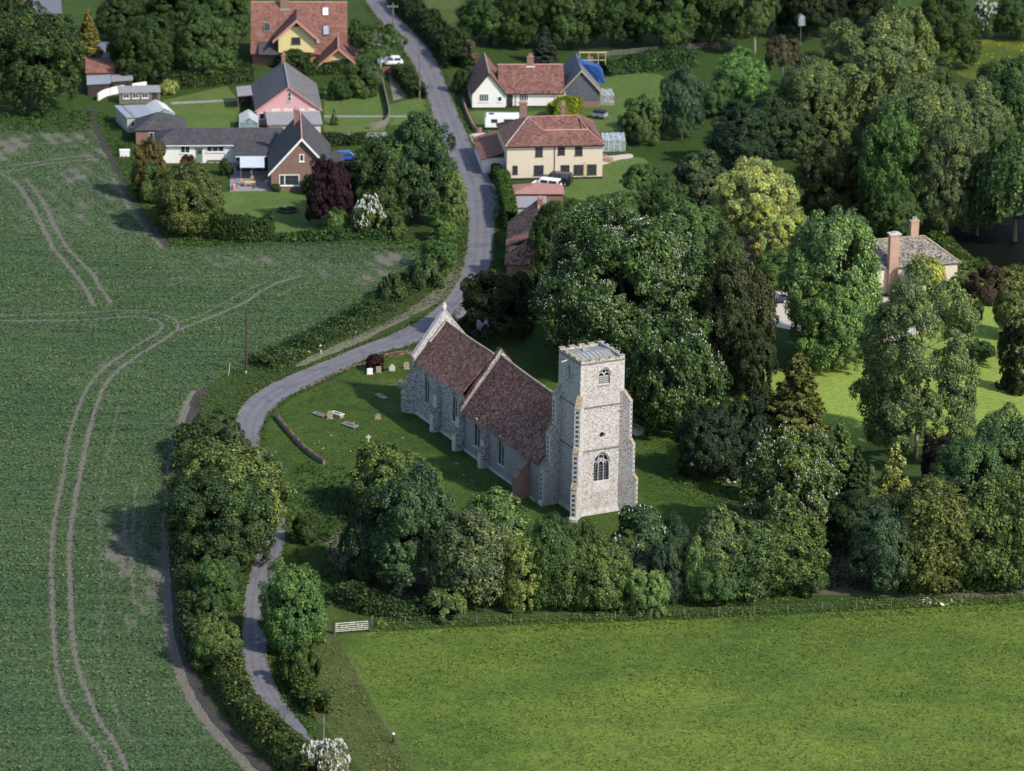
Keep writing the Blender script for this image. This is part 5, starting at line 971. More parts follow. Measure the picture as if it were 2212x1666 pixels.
# ------------------------------------------------------------------ gates, fences, poles, walls
def post_fence(label, px, hp, r=.05, wires=(.35, .7, .95), group=None, m='wood'):
    o = empty('wire_fence', G(*px[0]), 0, label, 'fence'); base = G(*px[0]); pts = [G(*p)-base for p in px]; rr = random.Random(4)
    for p in pts: MB().tube([(p[0], p[1], -.1), (p[0]+rr.uniform(-.04, .04), p[1], hp*rr.uniform(.94, 1.06))], [r, r*.9], 6).build('post', M[m], o)
    wm = MB()
    for z in wires:
        for a, b in zip(pts[:-1], pts[1:]): wm.tube([(a[0], a[1], z), (b[0], b[1], z)], [.006, .006], 3)
    wm.build('wires', M['wood'], o); return o
post_fence('wire fence on grey wooden posts along the top of the paddock, below the tree row', [(804,1352),(875,1350),(952,1348),(1030,1348),(1103,1345),(1180,1343),(1254,1340),(1329,1340),(1405,1336),(1478,1332),(1552,1330),(1628,1328),(1701,1323),(1776,1319),(1850,1315),(1925,1312),(2001,1308),(2076,1306),(2150,1303),(2226,1300)], 1.0, .06)
post_fence('wire fence on short posts running down from the gate at the paddock corner', [(724,1376),(755,1427),(771,1453),(785,1484),(814,1543),(831,1577),(862,1612),(889,1640),(920,1690)], .95, .05)
gt = empty('field_gate', G(722, 1370), math.atan2(G(799,1364)[1]-G(722,1370)[1], G(799,1364)[0]-G(722,1370)[0]), 'pale five-bar field gate between two dark posts at the paddock corner', 'gate')
gw = float(np.linalg.norm(G(799,1364)-G(722,1370))); fr_ = MB()
for z in (.25, .45, .68, .92, 1.18): fr_.box(.12, gw-.12, -.02, .02, z, z+.08)
fr_.box(.12, .22, -.035, .035, .2, 1.3).box(gw-.22, gw-.12, -.035, .035, .2, 1.3); fr_.bar((.2, -.03, .28), (gw*.5, -.03, 1.2), .06, .03).bar((gw*.5, -.03, .28), (.2, -.03, 1.2), .06, .03).bar((gw*.5, -.03, .28), (gw-.2, -.03, 1.2), .06, .03).bar((gw-.2, -.03, .28), (gw*.5, -.03, 1.2), .06, .03)
fr_.build('gate_leaf', M['stone'], gt)
for x in (0, gw): MB().box(x-.13, x+.13, -.13, .13, -.2, 1.45).build('gate_post', M['darkwood'], gt)
def pole(label, u, vt, vb, m='darkwood', arm=False, r=.13, cat='utility pole', base=False):
    o = empty('utility_pole', G(u, vb), 0, label, cat); H_ = (vb-vt)/(S(vb)*.95); MB().tube([(0, 0, -.2), (.04, 0, H_*.5), (.02, 0, H_)], [r*1.15, r, r*.75], 8).build('post', M[m], o)
    if arm:
        a = MB().bar((-.9, 0, H_-.8), (.9, 0, H_-.8), .1, .12).build('crossarm', M[m], o)
        for x in (-.8, .8, -.3, .3): MB().tube([(x, 0, H_-.74), (x, 0, H_-.55)], [.06, .04], 6).build('insulator', M['paint'], a)
    if base: MB().box(-.08, .08, -.19, -.12, .15, .45).build('sign_plate', M['paint'], o)
    return o, H_
p1, h1 = pole('dark wooden pole standing on the verge between the crop field and the lane', 532, 668, 808, base=True)
pole('pole with crossarm beside the top of the lane', 848, 7, 62, 'wood', True); pole('pole between the vegetable plot and the lane opposite the white cottage', 906, 105, 214, 'wood', False, .12); pole('pale pole in front of the golden conifer', 187, 62, 142, 'stone', False, .12); pole('short grey pole behind the white blossom bush at the bottom', 698, 1545, 1612, 'wood', False, .11)
st_ = empty('marker_post', G(493, 812), 0, 'leaning yellow marker stake at the field edge', 'marker'); MB().tube([(0, 0, -.1), (.25, 0, 1.7)], [.045, .045], 6).build('stake', M['yellow'], st_)
mp_ = empty('marker_post', G(850, 1606), 0, 'stout short post with a white top on the fence line in the paddock corner', 'post'); MB().tube([(0, 0, -.1), (0, 0, 1.0)], [.13, .12], 8).build('post', M['darkwood'], mp_); MB().tube([(0, 0, 1.0), (0, 0, 1.14)], [.14, .12], 8).build('cap', M['paint'], mp_)
nbx = empty('nest_box', G(1728, 112), .3, 'white box on a tall pole in front of the far trees', 'box'); MB().tube([(0, 0, 0), (0, 0, 4.6)], [.07, .05], 6).build('pole', M['wood'], nbx); MB().prism([(-.55, -.4, 4.6), (.55, -.4, 4.6), (.55, -.4, 6.1), (0, -.4, 6.6), (-.55, -.4, 6.1)], (0, .8, 0)).build('box', M['ghglass'], nbx)
def wall(label, px, h, th, m, name='wall', cat='wall', cop=None, rough=0.0, name2='coping'):
    W_ = smooth_pts([G(*p)[:2] for p in px], False, 4); o0 = W_[0]; o = empty(name, (o0[0], o0[1], 0), 0, label, cat); mb = MB(); cb_ = MB(); rr = random.Random(3)
    for a, b in zip(W_[:-1], W_[1:]):
        d = (b-a)/np.linalg.norm(b-a); q = np.array([-d[1], d[0]])*th/2; hh = h*(1+rough*rr.uniform(-1, 1)); a0, b0 = a-o0, b-o0+d*.02
        pr = [(a0[0]-q[0], a0[1]-q[1], -.1), (a0[0]+q[0], a0[1]+q[1], -.1), (a0[0]+q[0], a0[1]+q[1], hh), (a0[0]-q[0], a0[1]-q[1], hh)]; mb.prism(pr, (b0[0]-a0[0], b0[1]-a0[1], 0))
        if cop: q2 = q*1.25; cb_.prism([(a0[0]-q2[0], a0[1]-q2[1], hh+.003), (a0[0]+q2[0], a0[1]+q2[1], hh+.003), (a0[0], a0[1], hh+.14)], (b0[0]-a0[0], b0[1]-a0[1], 0))
    w_ = mb.build('wall_body', M[m], o)
    if cop: cb_.build(name2, M[cop], o)
    return o
wall('low brick wall with tiled capping running across the grass by the lane bend', [(596,902),(620,932),(650,966),(676,988),(700,1004)], .6, .3, 'oldstone', cop='oldtile', rough=.12)
wall('low crumbling brick wall between the churchyard and the lane', [(655,842),(690,826),(725,809),(765,793),(792,783)], .16, .25, 'oldtile', rough=.4)
wall('low red brick wall from the dark red bush to the chancel', [(828,772),(860,767),(893,762)], .45, .3, 'oldtile', rough=.15)
wall('dark brick garden wall in front of the white cottage', [(1000,222),(1010,252),(1026,284),(1040,286)], .8, .25, 'brick')
wall('curved grey wall around the garden of the pink bungalow', [(822,158),(828,190),(836,225),(841,252),(834,270),(815,278),(798,279)], 1.0, .2, 'wood')
wall('red brick wall end by the parked white car', [(817,160),(832,158),(856,155)], .9, .5, 'orangetile')
wall('white painted yard wall among the sheds', [(212,218),(230,208),(265,200),(316,192)], 1.2, .25, 'white')
wall('grey garden wall beside the farmhouse lean-to', [(1044,330),(1058,362),(1071,392)], 1.3, .25, 'blocks')
def plank_fence(label, px, h, m='wood', n=24):
    W_ = [G(*p) for p in px]; o = empty('garden_fence', W_[0], 0, label, 'fence'); mb = MB()
    for a, b in zip(W_[:-1], W_[1:]):
        L = np.linalg.norm(b-a); k = max(2, int(L/1.9)); a0, b0 = a-W_[0], b-W_[0]
        for z in (.3, .62, .94):
            if z < h: mb.bar((a0[0], a0[1], z), (b0[0], b0[1], z), .04, .12)
        for i in range(k+1): p = a0+(b0-a0)*i/k; MB().box(p[0]-.06, p[0]+.06, p[1]-.06, p[1]+.06, -.1, h+.1).build('post', M[m], o)
    mb.build('rails', M[m], o)
plank_fence('post and rail fence along the far garden behind the unfinished wing', [(1290,125),(1440,112),(1590,100)], 1.0); plank_fence('pale rail fence beside the buttercup meadow', [(2000,88),(2120,80),(2240,70)], 1.0)
# ------------------------------------------------------------------ graves and small things
def grave(label, u, v, wpx, hpx, m='stone', shape='round', lean=0.0, yaw=26):
    s = S(v); w_ = wpx/s; h_ = hpx/(s*.94); o = empty('gravestone', G(u, v), rad(yaw-18), label, 'gravestone', 'gravestones in the churchyard'); o.rotation_euler = (rad(lean), 0, rad(yaw-18))
    if shape == 'round': pts = [(-w_/2, 0, -.1), (w_/2, 0, -.1), (w_/2, 0, h_*.72)]+[(w_/2*math.cos(a), 0, h_*.72+h_*.28*math.sin(a)) for a in (.4, .8, 1.2, 1.57, 1.94, 2.34, 2.74)]+[(-w_/2, 0, h_*.72)]
    elif shape == 'square': pts = [(-w_/2, 0, -.1), (w_/2, 0, -.1), (w_/2, 0, h_*.94), (0, 0, h_), (-w_/2, 0, h_*.94)]
    else: pts = [(-w_/2, 0, -.1), (w_/2, 0, -.1), (w_/2, 0, h_*.7), (w_*.3, 0, h_*.78), (w_*.22, 0, h_), (-w_*.22, 0, h_), (-w_*.3, 0, h_*.78), (-w_/2, 0, h_*.7)]
    MB().prism(pts, (0, .14, 0)).build('headstone', M[m], o); MB().box(-w_/2-.08, w_/2+.08, -.08, .24, -.1, .08).build('base', M['lichen'], o); return o
grave('small white square gravestone just below the dark red bush', 799, 810, 12, 14, 'paint', 'square'); grave('grey square gravestone against the right side of the dark red bush', 818, 805, 11, 13, 'lichen', 'square'); grave('pale shouldered gravestone second from the chancel corner', 847, 802, 13, 14, 'stone', 'shoulder')
grave('tall round-topped grey gravestone nearest the low red wall and chancel', 878, 798, 12, 15, 'lichen', 'round'); grave('round-topped gravestone close beside the chancel corner buttress', 865, 838, 11, 17, 'flintgrey', 'round'); grave('small dark headstone alone between the fallen slab and the nave', 816, 906, 12, 12, 'lichen', 'shoulder', 6)
grave('brown round headstone standing in front of the white tomb', 713, 905, 12, 17, 'lichen', 'round'); grave('pale gravestone in the shade under the elder bushes', 1491, 1014, 12, 13, 'stone', 'round', 0, 30); grave('second pale gravestone in the shade, nearer the chestnut', 1536, 1018, 13, 12, 'stone', 'square', 0, 30)
def slabt(label, u, v, L, Wd, h, yaw, m, top='lichen', lean=0):
    o = empty('tomb', G(u, v), rad(yaw), label, 'tomb'); MB().box(-L/2, L/2, -Wd/2, Wd/2, -.1, h).build('chest', M[m], o); t_ = MB().box(-L/2-.08, L/2+.08, -Wd/2-.08, Wd/2+.08, h+.003, h+.14).build('slab', M[top], o); MB().box(-L*.3, L*.3, -Wd*.22, Wd*.22, h+.143, h+.155).build('inset', M['knap'], t_); o.rotation_euler = (rad(lean), 0, rad(yaw)); return o
slabt('white topped tomb beside the brown headstone', 728, 900, 1.7, .7, .35, -40, 'lichen', 'stone'); slabt('low grey grave slab left of the white tomb', 690, 898, 1.9, .7, .1, -42, 'oldstone', 'oldstone'); slabt('dark fallen grave slab in the middle of the grass', 756, 921, 2.1, .8, .12, -42, 'knap', 'oldstone', 5); slabt('flat grave slab in the grass near the yellow-green bush', 877, 985, 1.4, .6, .03, -42, 'lichen', 'lichen')
slabt('large chest tomb with rusty lichened lid by the tower right side', 1372, 936, 2.1, 1.1, .75, -50, 'stone', 'lichen'); slabt('narrow sunken grave kerb near the chancel', 824, 858, 1.9, .5, .05, -55, 'lichen', 'lichen')
gx = empty('cross', G(796, 960), rad(8), 'pale stone cross monument on a stepped base in the churchyard', 'cross'); MB().box(-.09, .09, -.07, .07, .25, 1.25).box(-.30, .30, -.06, .06, .85, 1.03).build('cross_shaft', M['stone'], gx); MB().box(-.32, .32, -.28, .28, -.1, .16).box(-.2, .2, -.18, .18, .163, .3).build('base', M['stone'], gx)
tp = empty('trampoline', G(622, 456), 0, 'round dark garden pond ring on the lawn', 'pond'); ri = [(1.5*math.cos(a*math.pi/12), 1.5*math.sin(a*math.pi/12), .22) for a in range(25)]; MB().tube(ri, [.14]*25, 6, False).build('rim', M['black'], tp); MB().poly([(1.4*math.cos(a*math.pi/12), 1.4*math.sin(a*math.pi/12), .16) for a in range(24)]).build('water', M['water'], tp); tp.name = 'garden_pond'
MB().tube([(0, 0, .16), (0, 0, 1.6)], [.03, .02], 6).build('fountain_spout', M['alloy'], tp)
def table(label, u, v, yaw=0, m='newwood'):
    o = empty('garden_table', G(u, v), rad(yaw), label, 'table'); MB().box(-.8, .8, -.45, .45, .68, .74).build('tabletop', M[m], o)
    for x in (-.7, .7):
        for y in (-.38, .38): MB().box(x-.04, x+.04, y-.04, y+.04, 0, .68).build('leg', M[m], o)
table('wooden garden table on the patio beside the brick house', 540, 403, 5)
def chair(label, u, v, yaw, m='terra'):
    o = empty('garden_chair', G(u, v), rad(yaw), label, 'chair', 'garden chairs'); MB().box(-.25, .25, -.25, .25, .40, .46).build('seat', M[m], o); MB().box(-.25, .25, .22, .27, .46, 1.0).build('backrest', M[m], o)
    for x in (-.2, .2):
        for y in (-.2, .2): MB().box(x-.025, x+.025, y-.025, y+.025, 0, .4).build('leg', M['black'], o)
chair('orange garden chair left of the patio table', 524, 400, 60); chair('dark blue garden chair at the left edge of the patio', 508, 406, 100, 'blue'); chair('orange garden chair behind the patio table', 545, 393, 180)
bnc = empty('garden_bench', G(466, 352), rad(4), 'wooden bench against the white wing wall', 'bench'); MB().box(-1.2, 1.2, -.25, .25, .42, .48).build('seat', M['wood'], bnc); MB().box(-1.2, 1.2, .22, .27, .48, .95).build('backrest', M['wood'], bnc)
for x in (-1.1, 0, 1.1): MB().box(x-.04, x+.04, -.22, .22, 0, .42).build('leg', M['wood'], bnc)
for lb, u, v, m in (('light blue gas bottle at the corner of the brick house', 577, 403, 'ghglass'), ('blue barrel beside the pink bungalow extension', 588, 277, 'blue'), ('teal water butt next to the blue barrel', 596, 277, 'teal'), ('small red pot at the front edge of the patio', 505, 411, 'terra')):
    o = empty('barrel', G(u, v), 0, lb, 'barrel'); MB().tube([(0, 0, 0), (0, 0, .4), (0, 0, .85), (0, 0, .95)], [.30, .33, .30, .2], 10).build('body', M[m], o); MB().tube([(0, 0, .951), (0, 0, 1.0)], [.12, .1], 8).build('lid', M['alloy'], o)
bs = empty('satellite_dish', G(1061, 462), 0, 'white round drain cover sign standing on the roadside in shade', 'sign'); bs['label'] = 'pale blue round sign on a short post at the lane edge'; bs.name = 'road_sign'
MB().tube([(0, 0, 0), (0, 0, .55)], [.03, .03], 6).build('post', M['alloy'], bs); MB().tube([(0, -.03, .8), (0, .03, .8)], [.30, .30], 14).build('disc', M['ghglass'], bs)
tl = empty('awning', G(1424, 560), .2, 'teal tarpaulin showing between the chestnut and the trees behind', 'tarpaulin'); MB().slab([(-1, -1, 2.2), (1.1, -.8, 2.3), (.9, 1.4, 3.0), (-.9, 1.2, 2.9)], .05).build('sheet', M['teal'], tl)
for x, y in ((-.9, -.9), (1, -.7), (.8, 1.3), (-.8, 1.1)): MB().bar((x, y, 0), (x, y, 2.4), .06).build('pole', M['wood'], tl)
tl.location = G(1425, 522)
rk = empty('log_pile', G(1308, 348), 0, 'heap of rusty brown brushwood beside the farmhouse greenhouse', 'wood pile'); rr = random.Random(2); mb = MB()
for i in range(40): a = rr.uniform(0, 3.14); x, y = rr.uniform(-1.2, 1.2), rr.uniform(-.8, .8); z = .1+.8*max(0, 1-(abs(x)/1.3))*rr.random(); mb.bar((x-math.cos(a)*.5, y-math.sin(a)*.5, z), (x+math.cos(a)*.5, y+math.sin(a)*.5, z+.15), .07)
mb.build('logs', M['brightbrick'], rk)

# ------------------------------------------------------------------ trees: (label, kind, u, top, ground, width, colour)
BG = 'background trees along the top of the picture'; FR = 'trees in the row above the paddock fence'; VW = 'trees of the wooded garden'
TREES = [
 ('huge dark green tree at the left edge above the crop field','oak',72,8,258,240,'dg',None),
 ('dark tree at the far left behind the huge field edge tree','oak',10,-20,170,130,'dg',None),
 ('golden olive conifer behind the pale pole','spruce',192,20,150,84,(.13,.115,.02),None),
 ('broad dark green tree right of the sheds','oak',318,32,190,160,'dg',None),
 ('broad dark green tree between the shed trees and the far yellow house','oak',440,26,186,160,'mg',None),
 ('smaller dark tree at the left of the sheds clump','round',268,60,175,70,'dg',None),
 ('dark tree behind the golden conifer at the top','round',262,-10,95,120,'dg',BG),
 ('bright green tree at the top left between roof and dark trees','round',330,-30,60,110,'mg',BG),
 ('wide tree at the top above the shed trees','oak',400,-40,95,170,'dg',BG),
 ('leafy tree at the top just left of the far yellow house','oak',490,-30,90,130,'mg',BG),
 ('grey green ash tree over the white parked car','airy',822,45,148,122,'gg',None),
 ('light small tree left of the ash beside the far yellow house','round',772,42,120,50,'mg',None),
 ('rounded dark green tree in front of the yellow gable','round',634,100,152,78,'dg',None),
 ('olive garden tree with bare trunk on the bungalow lawn','round',786,128,214,84,'ol',None),
 ('round clipped dark shrub right of the pink bungalow','bush',730,170,214,58,'dg','s'),
 ('small conical shrub on the lawn by the pink bungalow','cone',722,233,270,19,'mg','s'),
 ('brownish green dome shaped tree in front of the white wing','dome',325,283,428,90,(.085,.075,.032),None),
 ('bushy base shrub below the dome shaped tree','bush',325,352,432,84,'ol','s'),
 ('large olive green willow-like tree in the garden corner','oak',406,354,516,176,(.075,.092,.032),None),
 ('red leaved shrub by the green door','bush',406,334,366,34,'rd','s'),
 ('purple leaved tree in front of the brick gable','oak',712,338,500,118,'pu',None),
 ('big blue-green tree left half of the pair beside the lane','oak',828,288,498,172,'bl',None),
 ('big green tree right half of the pair beside the lane','oak',902,252,498,186,'bl',None),
 ('yellow-green tree edge facing the lane','tall',978,365,498,56,'yg',None),
 ('low green shrub below the purple tree','bush',728,450,506,60,'bg','s'),
 ('white flowering bush below the big pair of trees','white_bush',797,432,512,72,'mg','s'),
 ('green shrub right of the white flowering bush','bush',850,462,512,66,'mg','s'),
 ('low bush at the foot of the big trees by the lane','bush',960,465,520,76,'bg','s'),
 ('yellow flowering shrub beside the boarded shed','bush',364,172,202,44,'ye','s'),
 ('dark bush between the brick gable and patio','bush',487,345,378,34,'dg','s'),
 ('climbing shrub on the right of the brick gable','bush',672,372,420,44,'mg','s'),
 ('small shrub at the foot of the brick gable window','bush',596,396,414,24,'mg','s'),
 ('tree at the top edge right of the lane','oak',1060,-20,108,150,'mg',BG),
 ('dark crowned tree above the white cottage gable','oak',1135,-50,112,150,'dg',BG),
 ('tall tree above the cottage chimney','oak',1232,-60,118,160,'mg',BG),
 ('deep green tree above the unfinished wing','oak',1325,-70,116,160,'dg',BG),
 ('large rounded tree at the top centre right','oak',1432,-80,118,190,'mg',BG),
 ('dark tree between the rounded ones at the top centre','oak',1535,-70,112,170,'dg',BG),
 ('shadowy tree at the top right of centre','oak',1600,-90,90,170,'dg',BG),
 ('grey conifer in front of the dark trees above the cottage','spruce',1176,55,136,70,(.032,.045,.035),None),
 ('small dark tree left of the cottage roof','round',985,55,130,80,'dg',None),
 ('brown twiggy bush beside the lane above the cottage','bush',1010,90,140,50,'br','s'),
 ('dark bush at the lane corner by the white cottage','bush',1000,145,200,44,'dg','s'),
 ('sage grey tree left of the white nest box','airy',1630,-30,116,120,'gg',None),
 ('dark mass of trees behind the nest box','oak',1745,-80,95,170,'dk',BG),
 ('dark spreading tree at the top right','oak',1850,-90,70,180,'dk',BG),
 ('brownish budding tree below the nest box','airy',1690,66,190,96,'br',None),
 ('bright light green tree in the middle of the wooded garden','round',1600,106,236,122,'lit',VW),
 ('green tree just behind the bright light green one','round',1545,170,260,80,'bg',VW),
 ('blue-green tree right of the farmhouse lawn','oak',1472,150,310,110,(.045,.09,.05),VW),
 ('green tree beside the farmhouse greenhouse','round',1382,198,318,92,'bg',VW),
 ('grey willow bush between the blue-green tree and the yellow-green one','dome',1512,312,440,140,(.065,.085,.04),VW),
 ('deep shade tree left of the big grey willow','oak',1600,225,380,160,(.028,.05,.026),VW),
 ('shaded tree behind the deep shade tree','oak',1690,190,350,180,(.035,.055,.03),VW),
 ('tallest grey-green willow at the upper right','willow',1862,26,330,280,'wl',VW),
 ('grey-green willow left of the tallest one','willow',1755,120,345,190,'wl',VW),
 ('yellow-green tree behind the tallest willow','oak',1945,0,250,150,(.10,.145,.03),VW),
 ('dark green tree at the top right behind the willows','oak',2042,-10,160,160,'dg',BG),
 ('hawthorn in white flower near the top right corner','white_bush',2132,5,80,70,'gg',None),
 ('dark hedge tree right of the flowering hawthorn','oak',2195,-10,95,110,'mg',BG),
 ('small leafy tree below the yellow-green one at upper right','round',2010,110,210,110,'mg',VW),
 ('broad willow above the tall chimneys','willow',1985,165,440,260,'wl',VW),
 ('grey willow further right of the broad one','willow',2080,165,420,210,'wl',VW),
 ('green tree at the right edge above the river','oak',2180,120,330,170,'mg',VW),
 ('rounded green sycamore left of the broad willow','oak',1922,232,505,165,'bg',VW),
 ('olive brown yew rising in the wooded garden','yew',1795,290,478,160,(.050,.056,.020),VW),
 ('leafy grey tree left of the olive brown yew','airy',1745,280,400,110,'gg',VW),
 ('twiggy grey-brown willow above the river','willow',2042,250,520,190,(.080,.108,.05),VW),
 ('green tree behind the chimneys of the hall house','oak',1930,400,530,130,'mg',VW),
 ('dark drooping willow over the river at the right edge','weeping',2190,290,540,190,'mg',VW),
 ('dark tree on the river bank at the right edge','weeping',2110,400,520,110,'dg',VW),
 ('yellow-green airy tree in front of the small cream cottage','willow',1625,342,566,226,(.26,.285,.040),None),
 ('second yellow-green crown leaning right of the airy one','airy',1668,430,585,150,(.26,.29,.040),None),
 ('green garden tree behind the chestnut with pale stems','airy',1395,352,478,150,'gg',None),
 ('green bushy tree behind the big chestnut on the left','round',1225,425,570,160,'mg',None),
 ('green tree between the big chestnut and the yellow-green one','round',1490,425,590,170,'bg',None),
 ('low green bushes behind the big chestnut','round',1330,420,520,160,'bg',None),
 ('dark tree behind the big chestnut right shoulder','round',1560,490,640,110,'mg',None),
 ('round green tree right of the chestnut garden','round',1440,380,520,120,'mg',None),
 ('big horse chestnut covered in white candles behind the tower','chestnut_big',1340,440,835,412,'cg',None),
 ('lower horse chestnut right of the tower top with fewer candles','chestnut',1462,668,955,222,'cg',None),
 ('green tree beside the roadside cottage and the chestnut','round',1192,430,625,104,'dg',None),
 ('dark green tree behind the chancel right side','round',1160,560,700,110,'dg',None),
 ('spreading dark yew beside the lane bend','yew',1070,570,748,178,'yw',None),
 ('tall dark olive yew right of the big chestnut','yew',1582,530,850,190,(.034,.044,.018),None),
 ('second yew filling below the tall olive yew','yew',1622,690,880,120,(.032,.042,.018),None),
 ('sunlit green sycamore in front of the hall house','oak',1795,440,790,240,'lit',None,0),
 ('lower sunlit sycamore boughs above the lawn','oak',1800,600,815,190,'lit',None,1),
 ('green tree behind the dark blue car on the drive','round',1672,535,632,112,'bg',None),
 ('tall silvery poplar with visible pale trunk on the lawn','poplar',1978,556,990,300,(.105,.128,.052),None),
 ('yellow flowering shrub against the hall house wall','bush',2000,548,650,96,'ye','s'),
 ('brown-gold spruce in front of the lawn','spruce',1716,752,1010,215,(.072,.078,.022),None),
 ('pink candled horse chestnut above the paddock tree row','chestnut_pink',1705,910,1195,238,(.060,.095,.030),None),
 ('light green conifer right of the pink candled chestnut','spruce',1812,900,1060,110,(.075,.12,.02),None),
 ('golden yellow conifer in the tree belt','cone',1931,948,1092,92,(.21,.235,.03),None),
 ('slim green conifer left of the golden conifer','cone',1878,998,1130,74,(.07,.10,.025),None),
 ('dark conifer behind the golden conifer','fir',1850,960,1090,80,'dg',None),
 ('nearly black shrubby tree right of the golden conifer','yew',2030,922,1090,110,(.022,.016,.012),None),
 ('dark elder bush on the churchyard edge right of the tower','round',1535,868,1045,150,(.024,.042,.022),None),
 ('dark bush between elder and spruce','round',1610,850,1020,120,(.024,.042,.02),None),
 ('shaded tree behind the pink candled chestnut','oak',1640,950,1090,90,'dk',None),
 ('columnar yew at the right edge of the lawn','column',2172,668,838,46,'yw',None),
 ('second columnar yew at the right edge','column',2200,660,850,50,'yw',None),
 ('drooping light green shrub above the columnar yews','bush',2178,622,730,90,(.10,.12,.03),'s'),
 ('reddish rhododendron beyond the lawn','bush',2130,578,650,96,(.048,.036,.024),'s'),
 ('pinkish flowering shrub by the hall house corner','bush',2082,635,690,52,(.10,.075,.05),'s'),
 ('dark green shrub below the pinkish one','bush',2100,650,706,60,'dg','s'),
 ('low spreading juniper near the river','bush',2075,568,612,96,(.09,.11,.03),'s'),
 ('spreading golden juniper at the right edge','bush',2190,572,640,110,(.09,.10,.03),'s'),
 ('low dark shrub under the columnar yews','bush',2112,735,780,80,'dg','s'),
 ('young thin tree staked on the lawn','airy',2166,712,800,34,'gg',None),
 ('olive yellow tree at the churchyard corner above the dark green one','round',852,956,1130,195,(.085,.112,.022),FR),
 ('blue-green tree largest at the left of the row','oak',888,1012,1290,226,(.035,.075,.038),FR),
 ('dark undergrowth tree at the left foot of the blue-green tree','round',800,1090,1270,130,(.024,.045,.022),FR),
 ('grey-green tree with pale leaves fourth along the row','tall',1012,1085,1322,170,(.085,.105,.05),FR),
 ('fresh green upright tree below the brick buttress','tall',1068,1046,1250,160,(.075,.135,.03),FR),
 ('yellow-green small tree low in the row','tall',1130,1150,1326,104,(.13,.165,.022),FR),
 ('green tree below the tower buttress foot','tall',1180,1108,1322,106,(.05,.085,.022),FR),
 ('dark green shrub right at the tower foot','round',1196,1098,1220,90,(.036,.072,.028),FR),
 ('mid green tree in front of the tower corner','tall',1222,1150,1322,100,(.06,.095,.022),FR),
 ('bushy green tree centre of the row','round',1300,1160,1322,150,(.075,.11,.035),FR),
 ('small tree left below the little chestnut','round',1268,1122,1260,90,(.06,.09,.03),FR),
 ('little horse chestnut with few white candles right of the tower foot','chestnut_small',1370,1098,1250,146,(.034,.075,.034),FR),
 ('yellow-green low tree right of the bushy one','round',1396,1222,1330,100,'yg',FR),
 ('blue-grey bush below the little chestnut','round',1440,1160,1302,90,(.038,.07,.04),FR),
 ('dark green shrub right of the little chestnut','round',1450,1110,1230,90,(.035,.06,.03),FR),
 ('yellow tinted slender tree left of the pale fan shaped one','tall',1502,1145,1306,60,'yg',FR),
 ('pale fan shaped tree right of centre in the row','tall',1548,1080,1302,130,(.08,.115,.045),FR),
 ('bushy tree low in the row right of centre','round',1545,1180,1312,130,(.06,.095,.028),FR),
 ('tree with bare twigs in its middle in the row','tall',1622,1110,1300,150,(.065,.095,.035),FR),
 ('olive green tree below the pink candled chestnut','tall',1702,1090,1292,170,(.065,.10,.026),FR),
 ('dense sea-green tree right of the dark gap','oak',1912,1075,1292,180,(.042,.088,.042),FR),
 ('olive tree behind the dense sea-green one','tall',1998,1010,1290,180,(.075,.095,.03),FR),
 ('rusty tinted tree in the row near the right','tall',2030,1120,1286,110,(.085,.085,.024),FR),
 ('broad green tree behind the rusty tinted one','oak',2085,930,1180,190,(.05,.10,.045),FR),
 ('rounded lit tree at the right edge by the lawn','oak',2165,868,1110,170,(.06,.105,.04),FR),
 ('tall olive green tree at the right end of the row','tall',2120,1020,1286,170,(.075,.10,.03),FR),
 ('last tree of the row cut by the right edge','tall',2195,1000,1284,150,(.08,.11,.035),FR),
 ('dark bush in front of the roadside cottage','round',1142,578,650,90,'dg','s'),
 ('shadowed tree behind the dark gap','oak',1840,1060,1200,140,(.03,.05,.022),FR),
 ('large yellow olive tree over the lane bend','oak',490,948,1205,286,(.088,.128,.022),None),
 ('dense green tree in front of the yellow olive one','oak',476,1010,1240,262,(.030,.064,.026),None),
 ('fresh green sycamore on the right of the lane','round',632,1204,1410,152,(.050,.115,.032),None,1),
 ('yellow-green small tree on the left of the lane','round',468,1322,1450,112,(.085,.130,.030),None),
 ('green hedgerow tree below the dense roadside tree','round',466,1200,1330,104,(.055,.098,.028),None),
 ('small dark hedgerow tree left of the sycamore','round',500,1200,1280,56,(.045,.075,.03),None),
 ('hedgerow bush at the left of the lane by the sycamore','round',455,1275,1370,80,(.05,.085,.028),None),
 ('white blossoming hawthorn at the bottom of the lane','white_bush',704,1602,1690,106,(.12,.14,.09),'s'),
 ('dark bush on the verge at the lane bend','bush',466,888,960,106,(.045,.07,.03),'s'),
 ('grey-green elder bush under the lane bend','bush',505,915,985,76,(.05,.075,.035),'s'),
 ('bush at the field corner beside the lane','bush',918,555,622,80,(.04,.085,.035),'s'),
 ('second bush at the field corner nearer the big trees','bush',948,512,580,84,(.055,.10,.035),'s'),
 ('rounded bush on the grassy bank halfway along the bend','bush',846,592,650,60,(.04,.075,.03),'s'),
 ('dark red bush by the gravestones','bush',810,762,800,42,(.030,.010,.012),'s'),
 ('shady shrub on the slope right of the yellow olive tree','bush',655,1112,1172,60,(.04,.06,.02),'s'),
 ('dark shrub below the sycamore beside the lane','bush',650,1390,1480,84,(.035,.065,.02),'s'),
 ('low leafy bush at the front of the tree row left end','bush',962,1268,1334,92,(.075,.12,.03),'s'),
 ('grassy bush by the dark gap in the row','bush',1755,1220,1286,70,(.04,.075,.022),'s'),
]
